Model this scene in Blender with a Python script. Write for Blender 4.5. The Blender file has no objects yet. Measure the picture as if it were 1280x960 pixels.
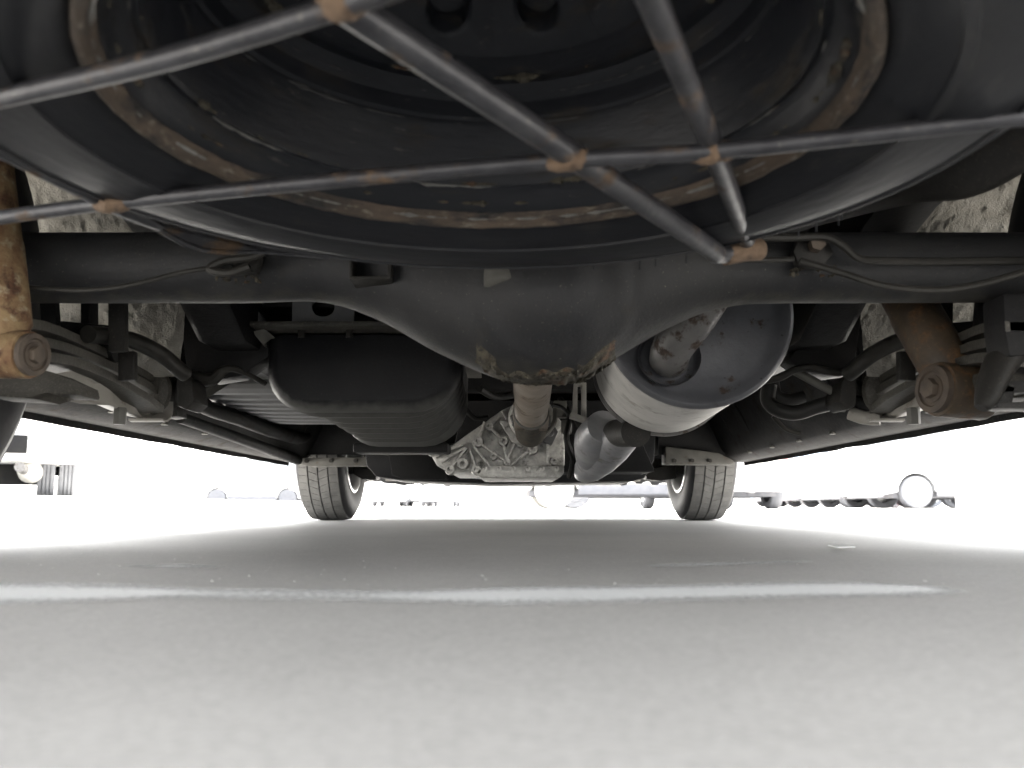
import bpy, bmesh, math, random
import numpy as np
from mathutils import Vector, Matrix, noise
R = math.radians
random.seed(7)
SC = bpy.context.scene
COL = SC.collection

# ------------------------------------------------------------------ camera
FPX, PITCH, CAMH = 1100.0, R(7.87), 0.053
cam = bpy.data.cameras.new('camera'); camo = bpy.data.objects.new('camera', cam); COL.objects.link(camo)
cam.sensor_width = 36.0; cam.lens = 36.0 * FPX / 1280.0
camo.location = (0, 0, CAMH); camo.rotation_euler = (R(90) + PITCH, 0, 0)
cam.clip_start = 0.01; cam.clip_end = 2000
cam.dof.use_dof = True; cam.dof.focus_distance = 1.5; cam.dof.aperture_fstop = 10.0
SC.camera = camo
# ------------------------------------------------------------------ sky, sun, exposure
SUN_EL, SUN_AZ = R(44), R(-1)
w = bpy.data.worlds.new('World'); SC.world = w; w.use_nodes = True
nt = w.node_tree; bg = nt.nodes['Background']
sky = nt.nodes.new('ShaderNodeTexSky'); sky.sky_type = 'NISHITA'; sky.sun_disc = False
sky.sun_elevation = SUN_EL; sky.sun_rotation = SUN_AZ; sky.air_density = 1.3; sky.dust_density = 2.5
# thin bright overcast: the blue of the clear sky whitened and evened out by cloud
hs = nt.nodes.new('ShaderNodeHueSaturation'); hs.inputs['Saturation'].default_value = .25; nt.links.new(sky.outputs[0], hs.inputs['Color'])
cl = nt.nodes.new('ShaderNodeMix'); cl.data_type = 'RGBA'; cl.inputs[0].default_value = .5; nt.links.new(hs.outputs[0], cl.inputs[6]); cl.inputs[7].default_value = (6.0, 6.0, 6.0, 1)
nt.links.new(cl.outputs[2], bg.inputs[0]); bg.inputs[1].default_value = 0.12
sl = bpy.data.lights.new('sun', 'SUN'); sl.energy = 5.0; sl.angle = R(4); sl.color = (1, .96, .9)
so = bpy.data.objects.new('sun', sl); COL.objects.link(so)
sv = Vector((math.sin(SUN_AZ) * math.cos(SUN_EL), math.cos(SUN_AZ) * math.cos(SUN_EL), math.sin(SUN_EL)))
so.rotation_euler = sv.to_track_quat('Z', 'Y').to_euler(); so.location = sv * 30
SC.view_settings.view_transform = 'Standard'; SC.view_settings.look = 'None'
SC.view_settings.exposure = 3.6; SC.view_settings.gamma = 1.0
SC.render.engine = 'CYCLES'
SC.cycles.use_denoising = True
SC.cycles.max_bounces = 8; SC.cycles.diffuse_bounces = 5; SC.cycles.glossy_bounces = 3
SC.cycles.sample_clamp_indirect = 6

# ------------------------------------------------------------------ helpers
def P(px, py, Y):
    """point of the place at forward distance Y that lies on this sight line of the photograph"""
    a, b = (px - 640) / FPX, (480 - py) / FPX
    c, s = math.cos(PITCH), math.sin(PITCH)
    t = Y / (c - b * s)
    return Vector((a * t, Y, CAMH + t * (s + b * c)))
def PL(pts): return [P(*p) for p in pts]

class MB:
    def __init__(s): s.v = []; s.f = []
    def add(s, vs, fs):
        n = len(s.v); s.v += [Vector(q) for q in vs]; s.f += [tuple(i + n for i in f) for f in fs]; return s
    def box(s, c, d, rot=None):
        x, y, z = (k / 2 for k in d); vs = [Vector((i, j, k)) for k in (-z, z) for j in (-y, y) for i in (-x, x)]
        if rot: vs = [rot @ q for q in vs]
        return s.add([q + Vector(c) for q in vs], [(0, 2, 3, 1), (4, 5, 7, 6), (0, 1, 5, 4), (2, 6, 7, 3), (0, 4, 6, 2), (1, 3, 7, 5)])
    def bar(s, a, b, wd, h, up=(0, 0, 1)):
        a, b = Vector(a), Vector(b); d = (b - a).normalized(); u = Vector(up); sd = d.cross(u).normalized(); u = sd.cross(d)
        r = lambda q: [q - sd * wd / 2 - u * h / 2, q + sd * wd / 2 - u * h / 2, q + sd * wd / 2 + u * h / 2, q - sd * wd / 2 + u * h / 2]
        return s.loft([r(a), r(b)])
    def prism(s, pts, vec):
        n = len(pts); vec = Vector(vec); vs = [Vector(q) for q in pts]; vs += [q + vec for q in vs]
        return s.add(vs, [tuple(range(n)), tuple(range(2 * n - 1, n - 1, -1))] + [((i + 1) % n, i, i + n, (i + 1) % n + n) for i in range(n)])
    def loft(s, rings, caps=True, closed=True):
        n = len(rings[0]); vs = [q for r in rings for q in r]; fs = []
        for k in range(len(rings) - 1):
            for i in range(n if closed else n - 1):
                j = (i + 1) % n; fs.append((k * n + i, k * n + j, (k + 1) * n + j, (k + 1) * n + i))
        if caps: fs += [tuple(range(n - 1, -1, -1)), tuple((len(rings) - 1) * n + i for i in range(n))]
        return s.add(vs, fs)
    def tube(s, path, r, n=12, smooth=0, jit=0, caps=True, sq=1.0):
        path = [Vector(q) for q in path]
        rs = list(r) if hasattr(r, '__len__') else [r] * len(path)
        if smooth and len(path) > 2:
            np_, nr = [], []
            for i in range(len(path) - 1):
                p0, p1, p2, p3 = path[max(i - 1, 0)], path[i], path[i + 1], path[min(i + 2, len(path) - 1)]
                for k in range(smooth):
                    t = k / smooth
                    np_.append(.5 * ((2 * p1) + (p2 - p0) * t + (2 * p0 - 5 * p1 + 4 * p2 - p3) * t * t + (3 * p1 - p0 - 3 * p2 + p3) * t ** 3))
                    nr.append(rs[i] + (rs[i + 1] - rs[i]) * t)
            path, rs = np_ + [path[-1]], nr + [rs[-1]]
        d0 = (path[1] - path[0]).normalized(); u = d0.orthogonal().normalized()
        if abs(d0.z) < .95: u = (Vector((0, 0, 1)) - d0 * d0.z).normalized()
        rings = []
        for i, q in enumerate(path):
            d = (path[min(i + 1, len(path) - 1)] - path[max(i - 1, 0)]).normalized()
            u = (u - d * u.dot(d)).normalized(); b = d.cross(u); ring = []
            for k in range(n):
                a = 2 * math.pi * k / n
                o = (u * math.cos(a) * sq + b * math.sin(a)) * rs[i]
                if jit: o *= 1 + jit * noise.noise((q + o) * (9 / max(rs[i], .004) * .06))
                ring.append(q + o)
            rings.append(ring)
        return s.loft(rings, caps)
    def lathe(s, prof, c, axis, n=48, caps=False, arc=None):
        axis = Vector(axis).normalized(); u = axis.orthogonal().normalized(); b = axis.cross(u); c = Vector(c)
        rings = []
        for r, h in prof:
            rings.append([c + axis * h + (u * math.cos(2 * math.pi * k / n) + b * math.sin(2 * math.pi * k / n)) * max(r, 1e-5) for k in range(n)])
        return s.loft(rings, caps)
    def cyl(s, c, axis, r, h, n=14, r2=None):
        return s.lathe([(r, -h / 2), (r2 or r, h / 2)], c, axis, n, True)
    def build(s, name, m, parent=None, ang=35, bevel=0, label=None):
        me = bpy.data.meshes.new(name)
        xs = [q.x for q in s.v]; ys = [q.y for q in s.v]; zs = [q.z for q in s.v]
        c = Vector(((min(xs) + max(xs)) / 2, (min(ys) + max(ys)) / 2, (min(zs) + max(zs)) / 2))
        me.from_pydata([tuple(q - c) for q in s.v], [], s.f); 
        bm = bmesh.new(); bm.from_mesh(me)
        bmesh.ops.recalc_face_normals(bm, faces=bm.faces)
        if bevel:
            ed = [e for e in bm.edges if len(e.link_faces) == 2 and e.calc_face_angle(0) > R(40)]
            if ed: bmesh.ops.bevel(bm, geom=ed, offset=bevel, segments=2, profile=.6, affect='EDGES', clamp_overlap=True)
        bm.to_mesh(me); bm.free()
        me.polygons.foreach_set('use_smooth', [True] * len(me.polygons)); me.set_sharp_from_angle(angle=R(ang)); me.update()
        me.materials.append(m)
        o = bpy.data.objects.new(name, me); COL.objects.link(o); o.location = c
        if parent:
            o.parent = parent; base = Vector(parent.location); q = parent.parent
            while q: base += Vector(q.location); q = q.parent
            o.location = c - base
        if label: o['label'] = label
        return o

def empty(name, loc):
    o = bpy.data.objects.new(name, None); COL.objects.link(o); o.location = loc; o.empty_display_size = .2; return o
def tag(o, label, cat, group=None):
    o['label'] = label; o['category'] = cat
    if group: o['group'] = group
    return o
def struct(o): o['kind'] = 'structure'; return o
def copy_tree(o, parent=None):
    c = o.copy(); COL.objects.link(c); c.parent = parent
    for ch in list(o.children): copy_tree(ch, c)
    return c

# ------------------------------------------------------------------ materials
def mat(name, c1, c2=None, scale=12, rough=.6, metal=0, patch=None, pscale=18, pth=(.56, .66), bump=.15, bscale=90, dust=None, dth=(.45, .75), spec=.4, coat=0, bdist=.002, dsc=330, polar=0, pattern=0):
    """two-tone noise base, optional rust or wear patches, optional fine speckle of dust, fine relief"""
    m = bpy.data.materials.new(name); m.use_nodes = True; t = m.node_tree; N = t.nodes; L = t.links
    b = N['Principled BSDF']; b.inputs['Roughness'].default_value = rough; b.inputs['Metallic'].default_value = metal
    b.inputs['Specular IOR Level'].default_value = spec; b.inputs['Coat Weight'].default_value = coat
    tc = N.new('ShaderNodeTexCoord')
    src = tc.outputs['Object']
    if polar:
        sx = N.new('ShaderNodeSeparateXYZ'); L.new(src, sx.inputs[0])
        def mth(op, a, b_=None):
            q = N.new('ShaderNodeMath'); q.operation = op
            for i_, k_ in enumerate((a, b_)):
                if k_ is None: continue
                if isinstance(k_, (int, float)): q.inputs[i_].default_value = k_
                else: L.new(k_, q.inputs[i_])
            return q.outputs[0]
        rad = mth('SQRT', mth('ADD', mth('MULTIPLY', sx.outputs[0], sx.outputs[0]), mth('MULTIPLY', sx.outputs[1], sx.outputs[1])))
        ang = mth('MULTIPLY', mth('ARCTAN2', sx.outputs[0], sx.outputs[1]), polar)
        cv = N.new('ShaderNodeCombineXYZ'); L.new(rad, cv.inputs[0]); L.new(ang, cv.inputs[1]); L.new(sx.outputs[2], cv.inputs[2]); src = cv.outputs[0]
    def nz(sc, det=5, off=0):
        n = N.new('ShaderNodeTexNoise'); n.inputs['Scale'].default_value = sc; n.inputs['Detail'].default_value = det; n.inputs['Roughness'].default_value = .65
        if off:
            mp = N.new('ShaderNodeMapping'); mp.inputs['Location'].default_value = (off, off * .7, off * 1.3); L.new(src, mp.inputs[0]); L.new(mp.outputs[0], n.inputs['Vector'])
        else: L.new(src, n.inputs['Vector'])
        return n.outputs['Fac']
    def ramp(fac, lo, hi):
        r = N.new('ShaderNodeMapRange'); r.inputs[1].default_value = lo; r.inputs[2].default_value = hi; L.new(fac, r.inputs[0]); return r.outputs[0]
    def mix(f, a, c):
        x = N.new('ShaderNodeMix'); x.data_type = 'RGBA'; L.new(f, x.inputs[0])
        for s_, q in ((6, a), (7, c)):
            if isinstance(q, tuple): x.inputs[s_].default_value = (*q, 1)
            else: L.new(q, x.inputs[s_])
        return x.outputs[2]
    col = mix(ramp(nz(scale), .35, .65), c1, c2 or tuple(k * 1.35 for k in c1))
    if dust: col = mix(ramp(nz(dsc, 5, 3.1), *dth), col, dust)
    if patch:
        p2 = mix(ramp(nz(pscale * 5, 4, 7.3), .4, .6), patch, tuple(k * .5 for k in patch))
        pf = ramp(nz(pscale, 6, 1.7), *pth); col = mix(pf, col, p2)
        rr = N.new('ShaderNodeMapRange'); L.new(pf, rr.inputs[0]); rr.inputs[3].default_value = rough; rr.inputs[4].default_value = .85; L.new(rr.outputs[0], b.inputs['Roughness'])
        if metal:
            mm = N.new('ShaderNodeMapRange'); L.new(pf, mm.inputs[0]); mm.inputs[3].default_value = metal; mm.inputs[4].default_value = 0; L.new(mm.outputs[0], b.inputs['Metallic'])
    L.new(col, b.inputs['Base Color'])
    if bump:
        bn = N.new('ShaderNodeBump'); bn.inputs['Strength'].default_value = bump; bn.inputs['Distance'].default_value = bdist
        L.new(nz(bscale, 6, 5.5), bn.inputs['Height']); L.new(bn.outputs[0], b.inputs['Normal'])
    return m
M = {}
RUST, DUST = (.26, .12, .045), (.2, .185, .15)
M['under'] = mat('underbody_black', (0.0060, 0.0060, 0.0066), (0.0110, 0.0107, 0.0105), 7, .55, dust=(0.0350, 0.0330, 0.0290), dth=(.58, .85), bump=.4, spec=0.12)
M['chassis'] = mat('chassis_paint', (0.0112, 0.0108, 0.0105), (0.0224, 0.0210, 0.0189), 9, .55, patch=(0.0360, 0.0270, 0.0192), pscale=24, pth=(.6, .75), dust=(0.0600, 0.0552, 0.0450), dth=(.56, .82), bump=.4, spec=0.15)
M['axle'] = mat('axle_black_dusty', (0.0099, 0.0103, 0.0117), (0.0171, 0.0171, 0.0171), 8, .6, dust=(0.1800, 0.1665, 0.1305), dth=(.645, .76), dsc=420, bump=.3, bscale=260, patch=(0.0360, 0.0324, 0.0252), pscale=22, pth=(.58, .85), spec=0.3)
M['crust'] = mat('rust_crust', (0.0595, 0.0518, 0.0350), (0.0210, 0.0182, 0.0140), 75, .95, patch=(0.0840, 0.0434, 0.0210), pscale=38, pth=(.56, .64), dust=(0.1400, 0.1295, 0.0980), dth=(.62, .72), dsc=260, bump=1, bscale=200)
M['shock_rust'] = mat('shock_rusty_orange', (.10, .05, .022), (.18, .125, .062), 60, .8, patch=(.07, .03, .014), pscale=45, pth=(.5, .62), dust=(.28, .25, .17), dth=(.56, .72), dsc=75, bump=.9, bscale=160)
M['shock_brown'] = mat('shock_brown_grease', (.032, .024, .016), (.062, .042, .024), 24, .6, patch=(.14, .072, .03), pscale=45, pth=(.5, .7), dust=(.14, .085, .042), dth=(.58, .78), dsc=180, bump=.5)
M['bush'] = mat('bush_brown', (0.0400, 0.0304, 0.0240), (0.0760, 0.0576, 0.0416), 40, .7, bump=.5)
M['leaf'] = mat('spring_steel_dusty', (0.0262, 0.0243, 0.0206), (0.0487, 0.0456, 0.0381), 12, .65, dust=(0.1040, 0.0960, 0.0784), dth=(.5, .8), bump=.5)
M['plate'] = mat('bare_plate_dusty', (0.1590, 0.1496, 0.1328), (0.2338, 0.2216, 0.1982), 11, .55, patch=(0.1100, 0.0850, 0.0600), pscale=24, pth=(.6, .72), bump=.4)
M['rod'] = mat('carrier_rod_grey', (0.0193, 0.0193, 0.0222), (0.0363, 0.0363, 0.0396), 45, .4, .3, patch=(0.0780, 0.0488, 0.0273), pscale=26, pth=(.57, .66), dust=(0.0910, 0.0845, 0.0748), dth=(.6, .8), dsc=190, bump=.3)
M['weld'] = mat('weld_rust', (0.0612, 0.0382, 0.0230), (0.1080, 0.0706, 0.0432), 70, .85, patch=(0.0420, 0.0245, 0.0140), pscale=80, bump=.8, bscale=200)
M['rim'] = mat('rim_black_worn', (0.0054, 0.0063, 0.0084), (0.0102, 0.0108, 0.0132), 40, .4, patch=(0.0300, 0.0240, 0.0168), pscale=52, pth=(.55, .72), dust=(0.0840, 0.0780, 0.0660), dth=(.63, .82), dsc=170, bump=.35, bscale=120, polar=.035, spec=0.2)
M['flange'] = mat('rim_flange_rust', (.034, .026, .019), (.07, .05, .035), 90, .8, patch=(.018, .016, .015), pscale=60, pth=(.5, .6), dust=(.13, .115, .09), dth=(.58, .7), dsc=260, bump=.7, bscale=150, polar=.06)
M['rubber'] = mat('tyre_rubber', (0.0072, 0.0076, 0.0093), (0.0120, 0.0126, 0.0144), 24, .42, dust=(0.0250, 0.0240, 0.0220), dth=(.56, .85), dsc=120, bump=.25, bscale=140, polar=.05, spec=0.15)
M['tread'] = mat('tread_rubber_dusty', (0.0780, 0.0769, 0.0736), (0.1171, 0.1148, 0.1093), 20, .8, bump=.4)
M['side'] = mat('sidewall_rubber', (0.0175, 0.0175, 0.0196), (0.0294, 0.0294, 0.0301), 14, .6, bump=.2, spec=0.2)
M['silver'] = mat('silver_wheel', (.6, .6, .6), (.7, .7, .69), 9, .35, .4, bump=.05)
M['tank'] = mat('tank_black', (.005, .0052, .0062), (.009, .0092, .0098), 14, .5, dust=(.045, .045, .042), dth=(.6, .85), dsc=260, bump=.2, bscale=240, spec=.14)
M['muffler'] = mat('aluminised_steel', (.36, .352, .335), (.47, .46, .435), 14, .58, .12, patch=(.27, .25, .22), pscale=18, pth=(.55, .75), bump=.25, dust=(.16, .145, .12), dth=(.65, .74), dsc=110)
M['cap'] = mat('muffler_cap_grey', (0.0562, 0.0576, 0.0641), (0.0850, 0.0864, 0.0936), 12, .42, .2, patch=(.04, .026, .019), pscale=34, pth=(.59, .66), dust=(.022, .02, .019), dth=(.66, .71), dsc=110, bump=.25)
M['pipe'] = mat('exhaust_pipe_stained', (0.0808, 0.0790, 0.0799), (0.1360, 0.1318, 0.1275), 16, .45, .25, patch=(.05, .033, .023), pscale=48, pth=(.53, .63), bump=.35)
M['reso'] = mat('resonator_grey', (0.1820, 0.1848, 0.1960), (0.2800, 0.2800, 0.2870), 14, .42, .35, patch=(0.1200, 0.1020, 0.0840), pscale=24, pth=(.56, .75), bump=.2)
M['shaft'] = mat('driveshaft_brown', (0.1920, 0.1560, 0.1224), (0.2880, 0.2460, 0.2040), 14, .55, .15, patch=(.085, .058, .035), pscale=24, pth=(.56, .7), bump=.3)
M['alu'] = mat('cast_aluminium_grimy', (.28, .275, .258), (.52, .51, .48), 48, .45, .2, patch=(.08, .076, .067), pscale=38, pth=(.57, .7), bump=.5, bscale=130, dust=(.6, .59, .56), dth=(.66, .8), dsc=90)
M['arch'] = mat('undercoat_rough', (.16, .148, .122), (.22, .206, .175), 30, .85, bump=1, bscale=330, bdist=.003)
M['panel'] = mat('under_panel_grey', (0.0720, 0.0732, 0.0756), (0.1080, 0.1080, 0.1080), 8, .5, dust=(0.1500, 0.1450, 0.1350), dth=(.6, .85), bump=.2)
M['sill'] = mat('sill_dark', (.007, .007, .0072), (.014, .0135, .0128), 16, .7, dust=(.045, .042, .036), dth=(.56, .8), dsc=160, bump=.5, patch=(.022, .016, .011), pscale=24, pth=(.55, .68), spec=.08)
M['hose'] = mat('rubber_hose', (0.0084, 0.0084, 0.0087), (0.0168, 0.0162, 0.0150), 14, .5, bump=.3, spec=0.15)
M['line'] = mat('brake_line_dusty', (0.0156, 0.0150, 0.0132), (0.0300, 0.0282, 0.0252), 20, .5, .2, bump=.2, spec=0.2)
M['khaki'] = mat('bracket_khaki', (0.0578, 0.0564, 0.0496), (0.0952, 0.0918, 0.0816), 10, .6, patch=(.08, .055, .035), pscale=24, pth=(.6, .72), bump=.3)
M['bright'] = mat('bright_tab_and_gap', (.27, .26, .235), (.36, .345, .315), 18, .6, bump=.3)
M['white'] = mat('white_paint', (.78, .78, .77), (.82, .82, .81), 3, .3, bump=0, coat=.4)
M['silverp'] = mat('silver_paint', (.55, .56, .58), (.6, .61, .62), 3, .3, .3, bump=0, coat=.4)
M['redp'] = mat('red_paint', (.5, .05, .05), (.55, .06, .06), 3, .3, bump=0, coat=.4)
M['bluep'] = mat('pale_blue_paint', (.42, .5, .6), (.46, .54, .64), 3, .3, bump=0, coat=.4)
M['glass'] = mat('car_glass', (.26, .28, .3), (.29, .31, .33), 3, .05, bump=0, spec=.7)
M['plastic'] = mat('black_plastic', (.04, .04, .042), (.055, .055, .056), 8, .5, bump=.1)
M['lampr'] = mat('red_lamp', (.6, .3, .3), (.62, .34, .34), 3, .2, bump=0)
M['lampw'] = mat('clear_lamp', (.7, .7, .7), (.75, .75, .75), 3, .15, bump=0)
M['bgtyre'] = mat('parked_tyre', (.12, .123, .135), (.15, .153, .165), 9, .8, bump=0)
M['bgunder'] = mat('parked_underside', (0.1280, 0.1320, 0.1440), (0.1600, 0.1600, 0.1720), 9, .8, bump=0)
M['concrete'] = mat('pale_concrete', (.52, .51, .48), (.6, .59, .56), 3, .85, bump=.3, bscale=40)
M['scuff_glint'] = mat('chipped_edge_glint', (0.0800, 0.0784, 0.0720), (0.1600, 0.1560, 0.1440), 60, .7, patch=(.07, .05, .035), pscale=50, bump=.5)  # chipped rim edges, and the painted glints on the spare's sidewall
M['scuffd'] = mat('dusty_edge', (0.0224, 0.0224, 0.0231), (0.0420, 0.0406, 0.0378), 50, .6, bump=.4)
M['paper'] = mat('white_paper', (.8, .8, .78), (.85, .85, .83), 8, .7, bump=.1)

# dusty bounce light from the ground, painted into downward faces of axle and tank
def bounce_tint(m, colour, lo, hi, amount):
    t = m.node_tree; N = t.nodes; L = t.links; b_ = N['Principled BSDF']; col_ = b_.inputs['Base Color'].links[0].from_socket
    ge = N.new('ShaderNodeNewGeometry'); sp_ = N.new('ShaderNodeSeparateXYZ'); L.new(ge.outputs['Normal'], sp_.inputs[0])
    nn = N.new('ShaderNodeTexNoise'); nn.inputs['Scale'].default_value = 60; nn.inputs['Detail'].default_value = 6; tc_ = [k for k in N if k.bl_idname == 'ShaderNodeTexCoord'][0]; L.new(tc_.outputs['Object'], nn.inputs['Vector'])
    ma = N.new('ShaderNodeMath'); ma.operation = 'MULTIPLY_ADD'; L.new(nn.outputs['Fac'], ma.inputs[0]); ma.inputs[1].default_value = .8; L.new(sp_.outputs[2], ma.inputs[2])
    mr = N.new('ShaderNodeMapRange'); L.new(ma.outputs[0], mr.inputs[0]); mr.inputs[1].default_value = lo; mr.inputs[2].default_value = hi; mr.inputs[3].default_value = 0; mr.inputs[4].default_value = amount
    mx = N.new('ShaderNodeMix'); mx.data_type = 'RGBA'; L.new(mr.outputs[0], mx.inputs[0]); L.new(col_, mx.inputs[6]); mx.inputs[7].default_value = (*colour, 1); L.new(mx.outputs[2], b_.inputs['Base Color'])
bounce_tint(M['axle'], (.062, .056, .042), -.42, -.8, .5)
bounce_tint(M['tank'], (.075, .075, .07), .1, -.5, .85)

# ground material: worn tarmac, fine aggregate
def ground_mat():
    m = mat('asphalt_worn', (.405, .392, .374), (.45, .436, .416), 3, .64, dust=(.5, .487, .468), dth=(.58, .85), bump=.3, bscale=420, bdist=.0008, spec=.5, dsc=500)
    t = m.node_tree; N = t.nodes; L = t.links; b = N['Principled BSDF']
    src = b.inputs['Base Color'].links[0].from_socket; tc = [n for n in N if n.bl_idname == 'ShaderNodeTexCoord'][0]
    v = N.new('ShaderNodeTexVoronoi'); v.inputs['Scale'].default_value = 420; L.new(tc.outputs['Object'], v.inputs['Vector'])
    r = N.new('ShaderNodeMapRange'); r.inputs[1].default_value = 0; r.inputs[2].default_value = 1; r.inputs[3].default_value = .88; r.inputs[4].default_value = 1.12
    sp = N.new('ShaderNodeSeparateColor'); L.new(v.outputs['Color'], sp.inputs[0]); L.new(sp.outputs[0], r.inputs[0])
    x = N.new('ShaderNodeMix'); x.data_type = 'RGBA'; x.blend_type = 'MULTIPLY'; x.inputs[0].default_value = .9
    cb = N.new('ShaderNodeCombineColor')
    for i in range(3): L.new(r.outputs[0], cb.inputs[i])
    L.new(src, x.inputs[6]); L.new(cb.outputs[0], x.inputs[7]); L.new(x.outputs[2], b.inputs['Base Color'])
    return m
M['ground'] = ground_mat()

# worn road paint: the paint breaks up and shows the tarmac under it
def paint_mat():
    m = mat('worn_line_paint', (.80, .80, .79), (.84, .84, .83), 8, .6, bump=.2, bscale=300)
    t = m.node_tree; N = t.nodes; L = t.links; out = N['Material Output']; b = N['Principled BSDF']
    tr = N.new('ShaderNodeBsdfTransparent'); ms = N.new('ShaderNodeMixShader'); n = N.new('ShaderNodeTexNoise'); n.inputs['Scale'].default_value = 260; n.inputs['Detail'].default_value = 5
    tc = [k for k in N if k.bl_idname == 'ShaderNodeTexCoord'][0]; L.new(tc.outputs['Object'], n.inputs['Vector'])
    at = N.new('ShaderNodeAttribute'); at.attribute_name = 'wear'
    ad = N.new('ShaderNodeMath'); ad.operation = 'ADD'; L.new(n.outputs['Fac'], ad.inputs[0]); L.new(at.outputs['Fac'], ad.inputs[1])
    r = N.new('ShaderNodeMapRange'); r.inputs[1].default_value = .5; r.inputs[2].default_value = 1.12; r.inputs[4].default_value = 1; L.new(ad.outputs[0], r.inputs[0])
    L.new(r.outputs[0], ms.inputs[0]); L.new(tr.outputs[0], ms.inputs[1]); L.new(b.outputs[0], ms.inputs[2]); L.new(ms.outputs[0], out.inputs['Surface'])
    return m

# ------------------------------------------------------------------ ground
def gz(x, y):
    d = max(0.0, 1 - (max(abs(x) - 2.5, 0) + max(y - 3.2, 0) + max(-y, 0)) / 1.5)
    return d * (.0016 * noise.noise((x * 2.6, y * 3.1, 0)) + .0007 * noise.noise((x * 9, y * 9, 4)))
def axis(a, b, st, far):
    c = list(np.arange(a, b + 1e-6, st)); g = st; hi = [c[-1]]; lo = [c[0]]
    while hi[-1] < far: g *= 1.35; hi.append(hi[-1] + g)
    g = st
    while lo[-1] > -far: g *= 1.35; lo.append(lo[-1] - g)
    return lo[:0:-1] + c + hi[1:]
gx, gy = axis(-1.4, 1.4, .035, 900), axis(-.2, 3.4, .03, 1500)
mb = MB()
for y in gy:
    for x in gx: mb.v.append(Vector((x, y, gz(x, y))))
nx = len(gx)
mb.f = [(j * nx + i, j * nx + i + 1, (j + 1) * nx + i + 1, (j + 1) * nx + i) for j in range(len(gy) - 1) for i in range(nx - 1)]
g = mb.build('ground', M['ground'], ang=180); struct(g)
def ground_strip(name, pts, m, lift=.0006):
    """pts: (x, y_near, y_far, wear); a thin sheet of paint that follows the ground and wears away at its edges"""
    b = MB(); out = []; att = []
    for i in range(len(pts) - 1):
        for k in range(8):
            t = k / 8; out.append([pts[i][j] * (1 - t) + pts[i + 1][j] * t for j in range(4)])
    out.append(list(pts[-1])); rows = []
    for x, a, c, wr in out:
        ex = (c - a) * .35; a -= ex; c += ex
        rows.append([Vector((x, a + (c - a) * k / 10, gz(x, a + (c - a) * k / 10) + lift)) for k in range(11)])
        att += [wr * math.sin(math.pi * k / 10) ** 1.3 for k in range(11)]
    b.loft(rows, caps=False, closed=False)
    o = b.build(name, m, ang=180); at = o.data.attributes.new('wear', 'FLOAT', 'POINT'); at.data.foreach_set('value', att)
    return struct(o)
def gy_at(py): 
    e = math.atan((py - 480) / FPX) - PITCH; return CAMH / math.tan(e)
M['paint'] = paint_mat()
def pix_strip(name, rows):
    ground_strip(name, [((px - 640) / FPX * math.hypot(gy_at((a + c) / 2), CAMH) * .995, gy_at(a), gy_at(c), wr) for px, a, c, wr in rows], M['paint'])
pix_strip('worn_parking_line', [(-260, 753, 734, .8), (0, 752, 733, .8), (120, 752, 735, .75), (190, 750, 737, .7), (240, 748, 739, .55), (350, 750, 740, .42), (450, 752, 742, .42), (520, 753, 742, .6), (560, 753, 741, .75), (620, 755, 739, .8), (740, 754, 738, .8), (860, 749, 735, .8), (980, 745, 732, .8), (1080, 743, 731, .8), (1150, 741, 733, .6), (1185, 739, 735, .1)])
pix_strip('worn_parking_line', [(165, 709, 707, .1), (220, 710, 706, .5), (285, 711, 709, .1)])
pix_strip('worn_parking_line', [(810, 710, 707, .2), (880, 708, 705, .45), (960, 705, 703, .4), (1010, 704, 703, .1)])
c = Vector(((1045 - 640) / FPX * gy_at(687), gy_at(687), .004))
tag(MB().prism([c + Vector(q) for q in ((-.011, -.02, 0), (.008, -.024, .001), (.011, .012, .0005), (.001, .026, .003), (-.01, .017, .001))], (0, 0, -.0012)).build('paper_scrap', M['paper']),
    'small torn scrap of white paper lying flat on the tarmac under the van', 'litter')

b = MB(); rg = random.Random(21)
for k in range(420):
    y = .6 + 2.4 * rg.random() ** 1.6; x = rg.uniform(-.75, .75) * (.3 + .5 * y); r_ = rg.uniform(.0003, .0008) * (1.5 if rg.random() < .06 else 1)
    q = Vector((x, y, gz(x, y) + r_ * .3)); b.add([q + Vector(d) * r_ * rg.uniform(.7, 1.3) for d in ((1, .2, 0), (-.4, 1, 0), (-.8, -.7, .1), (.1, .1, .9))], [(0, 1, 2), (0, 1, 3), (1, 2, 3), (2, 0, 3)])
b.build('grit', mat('pale_grit', (.42, .41, .39), (.6, .59, .56), 200, .8, bump=0))['kind'] = 'stuff'
# ------------------------------------------------------------------ the van
VX = .015
AXY, AXZ = .87, .292
van = empty('parked_van', (VX, 2.0, 0))
tag(van, 'parked van seen from below its rear, with rusty shocks, dark axle, fuel tank and silencer', 'van')
def v(x): return VX + x

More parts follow.
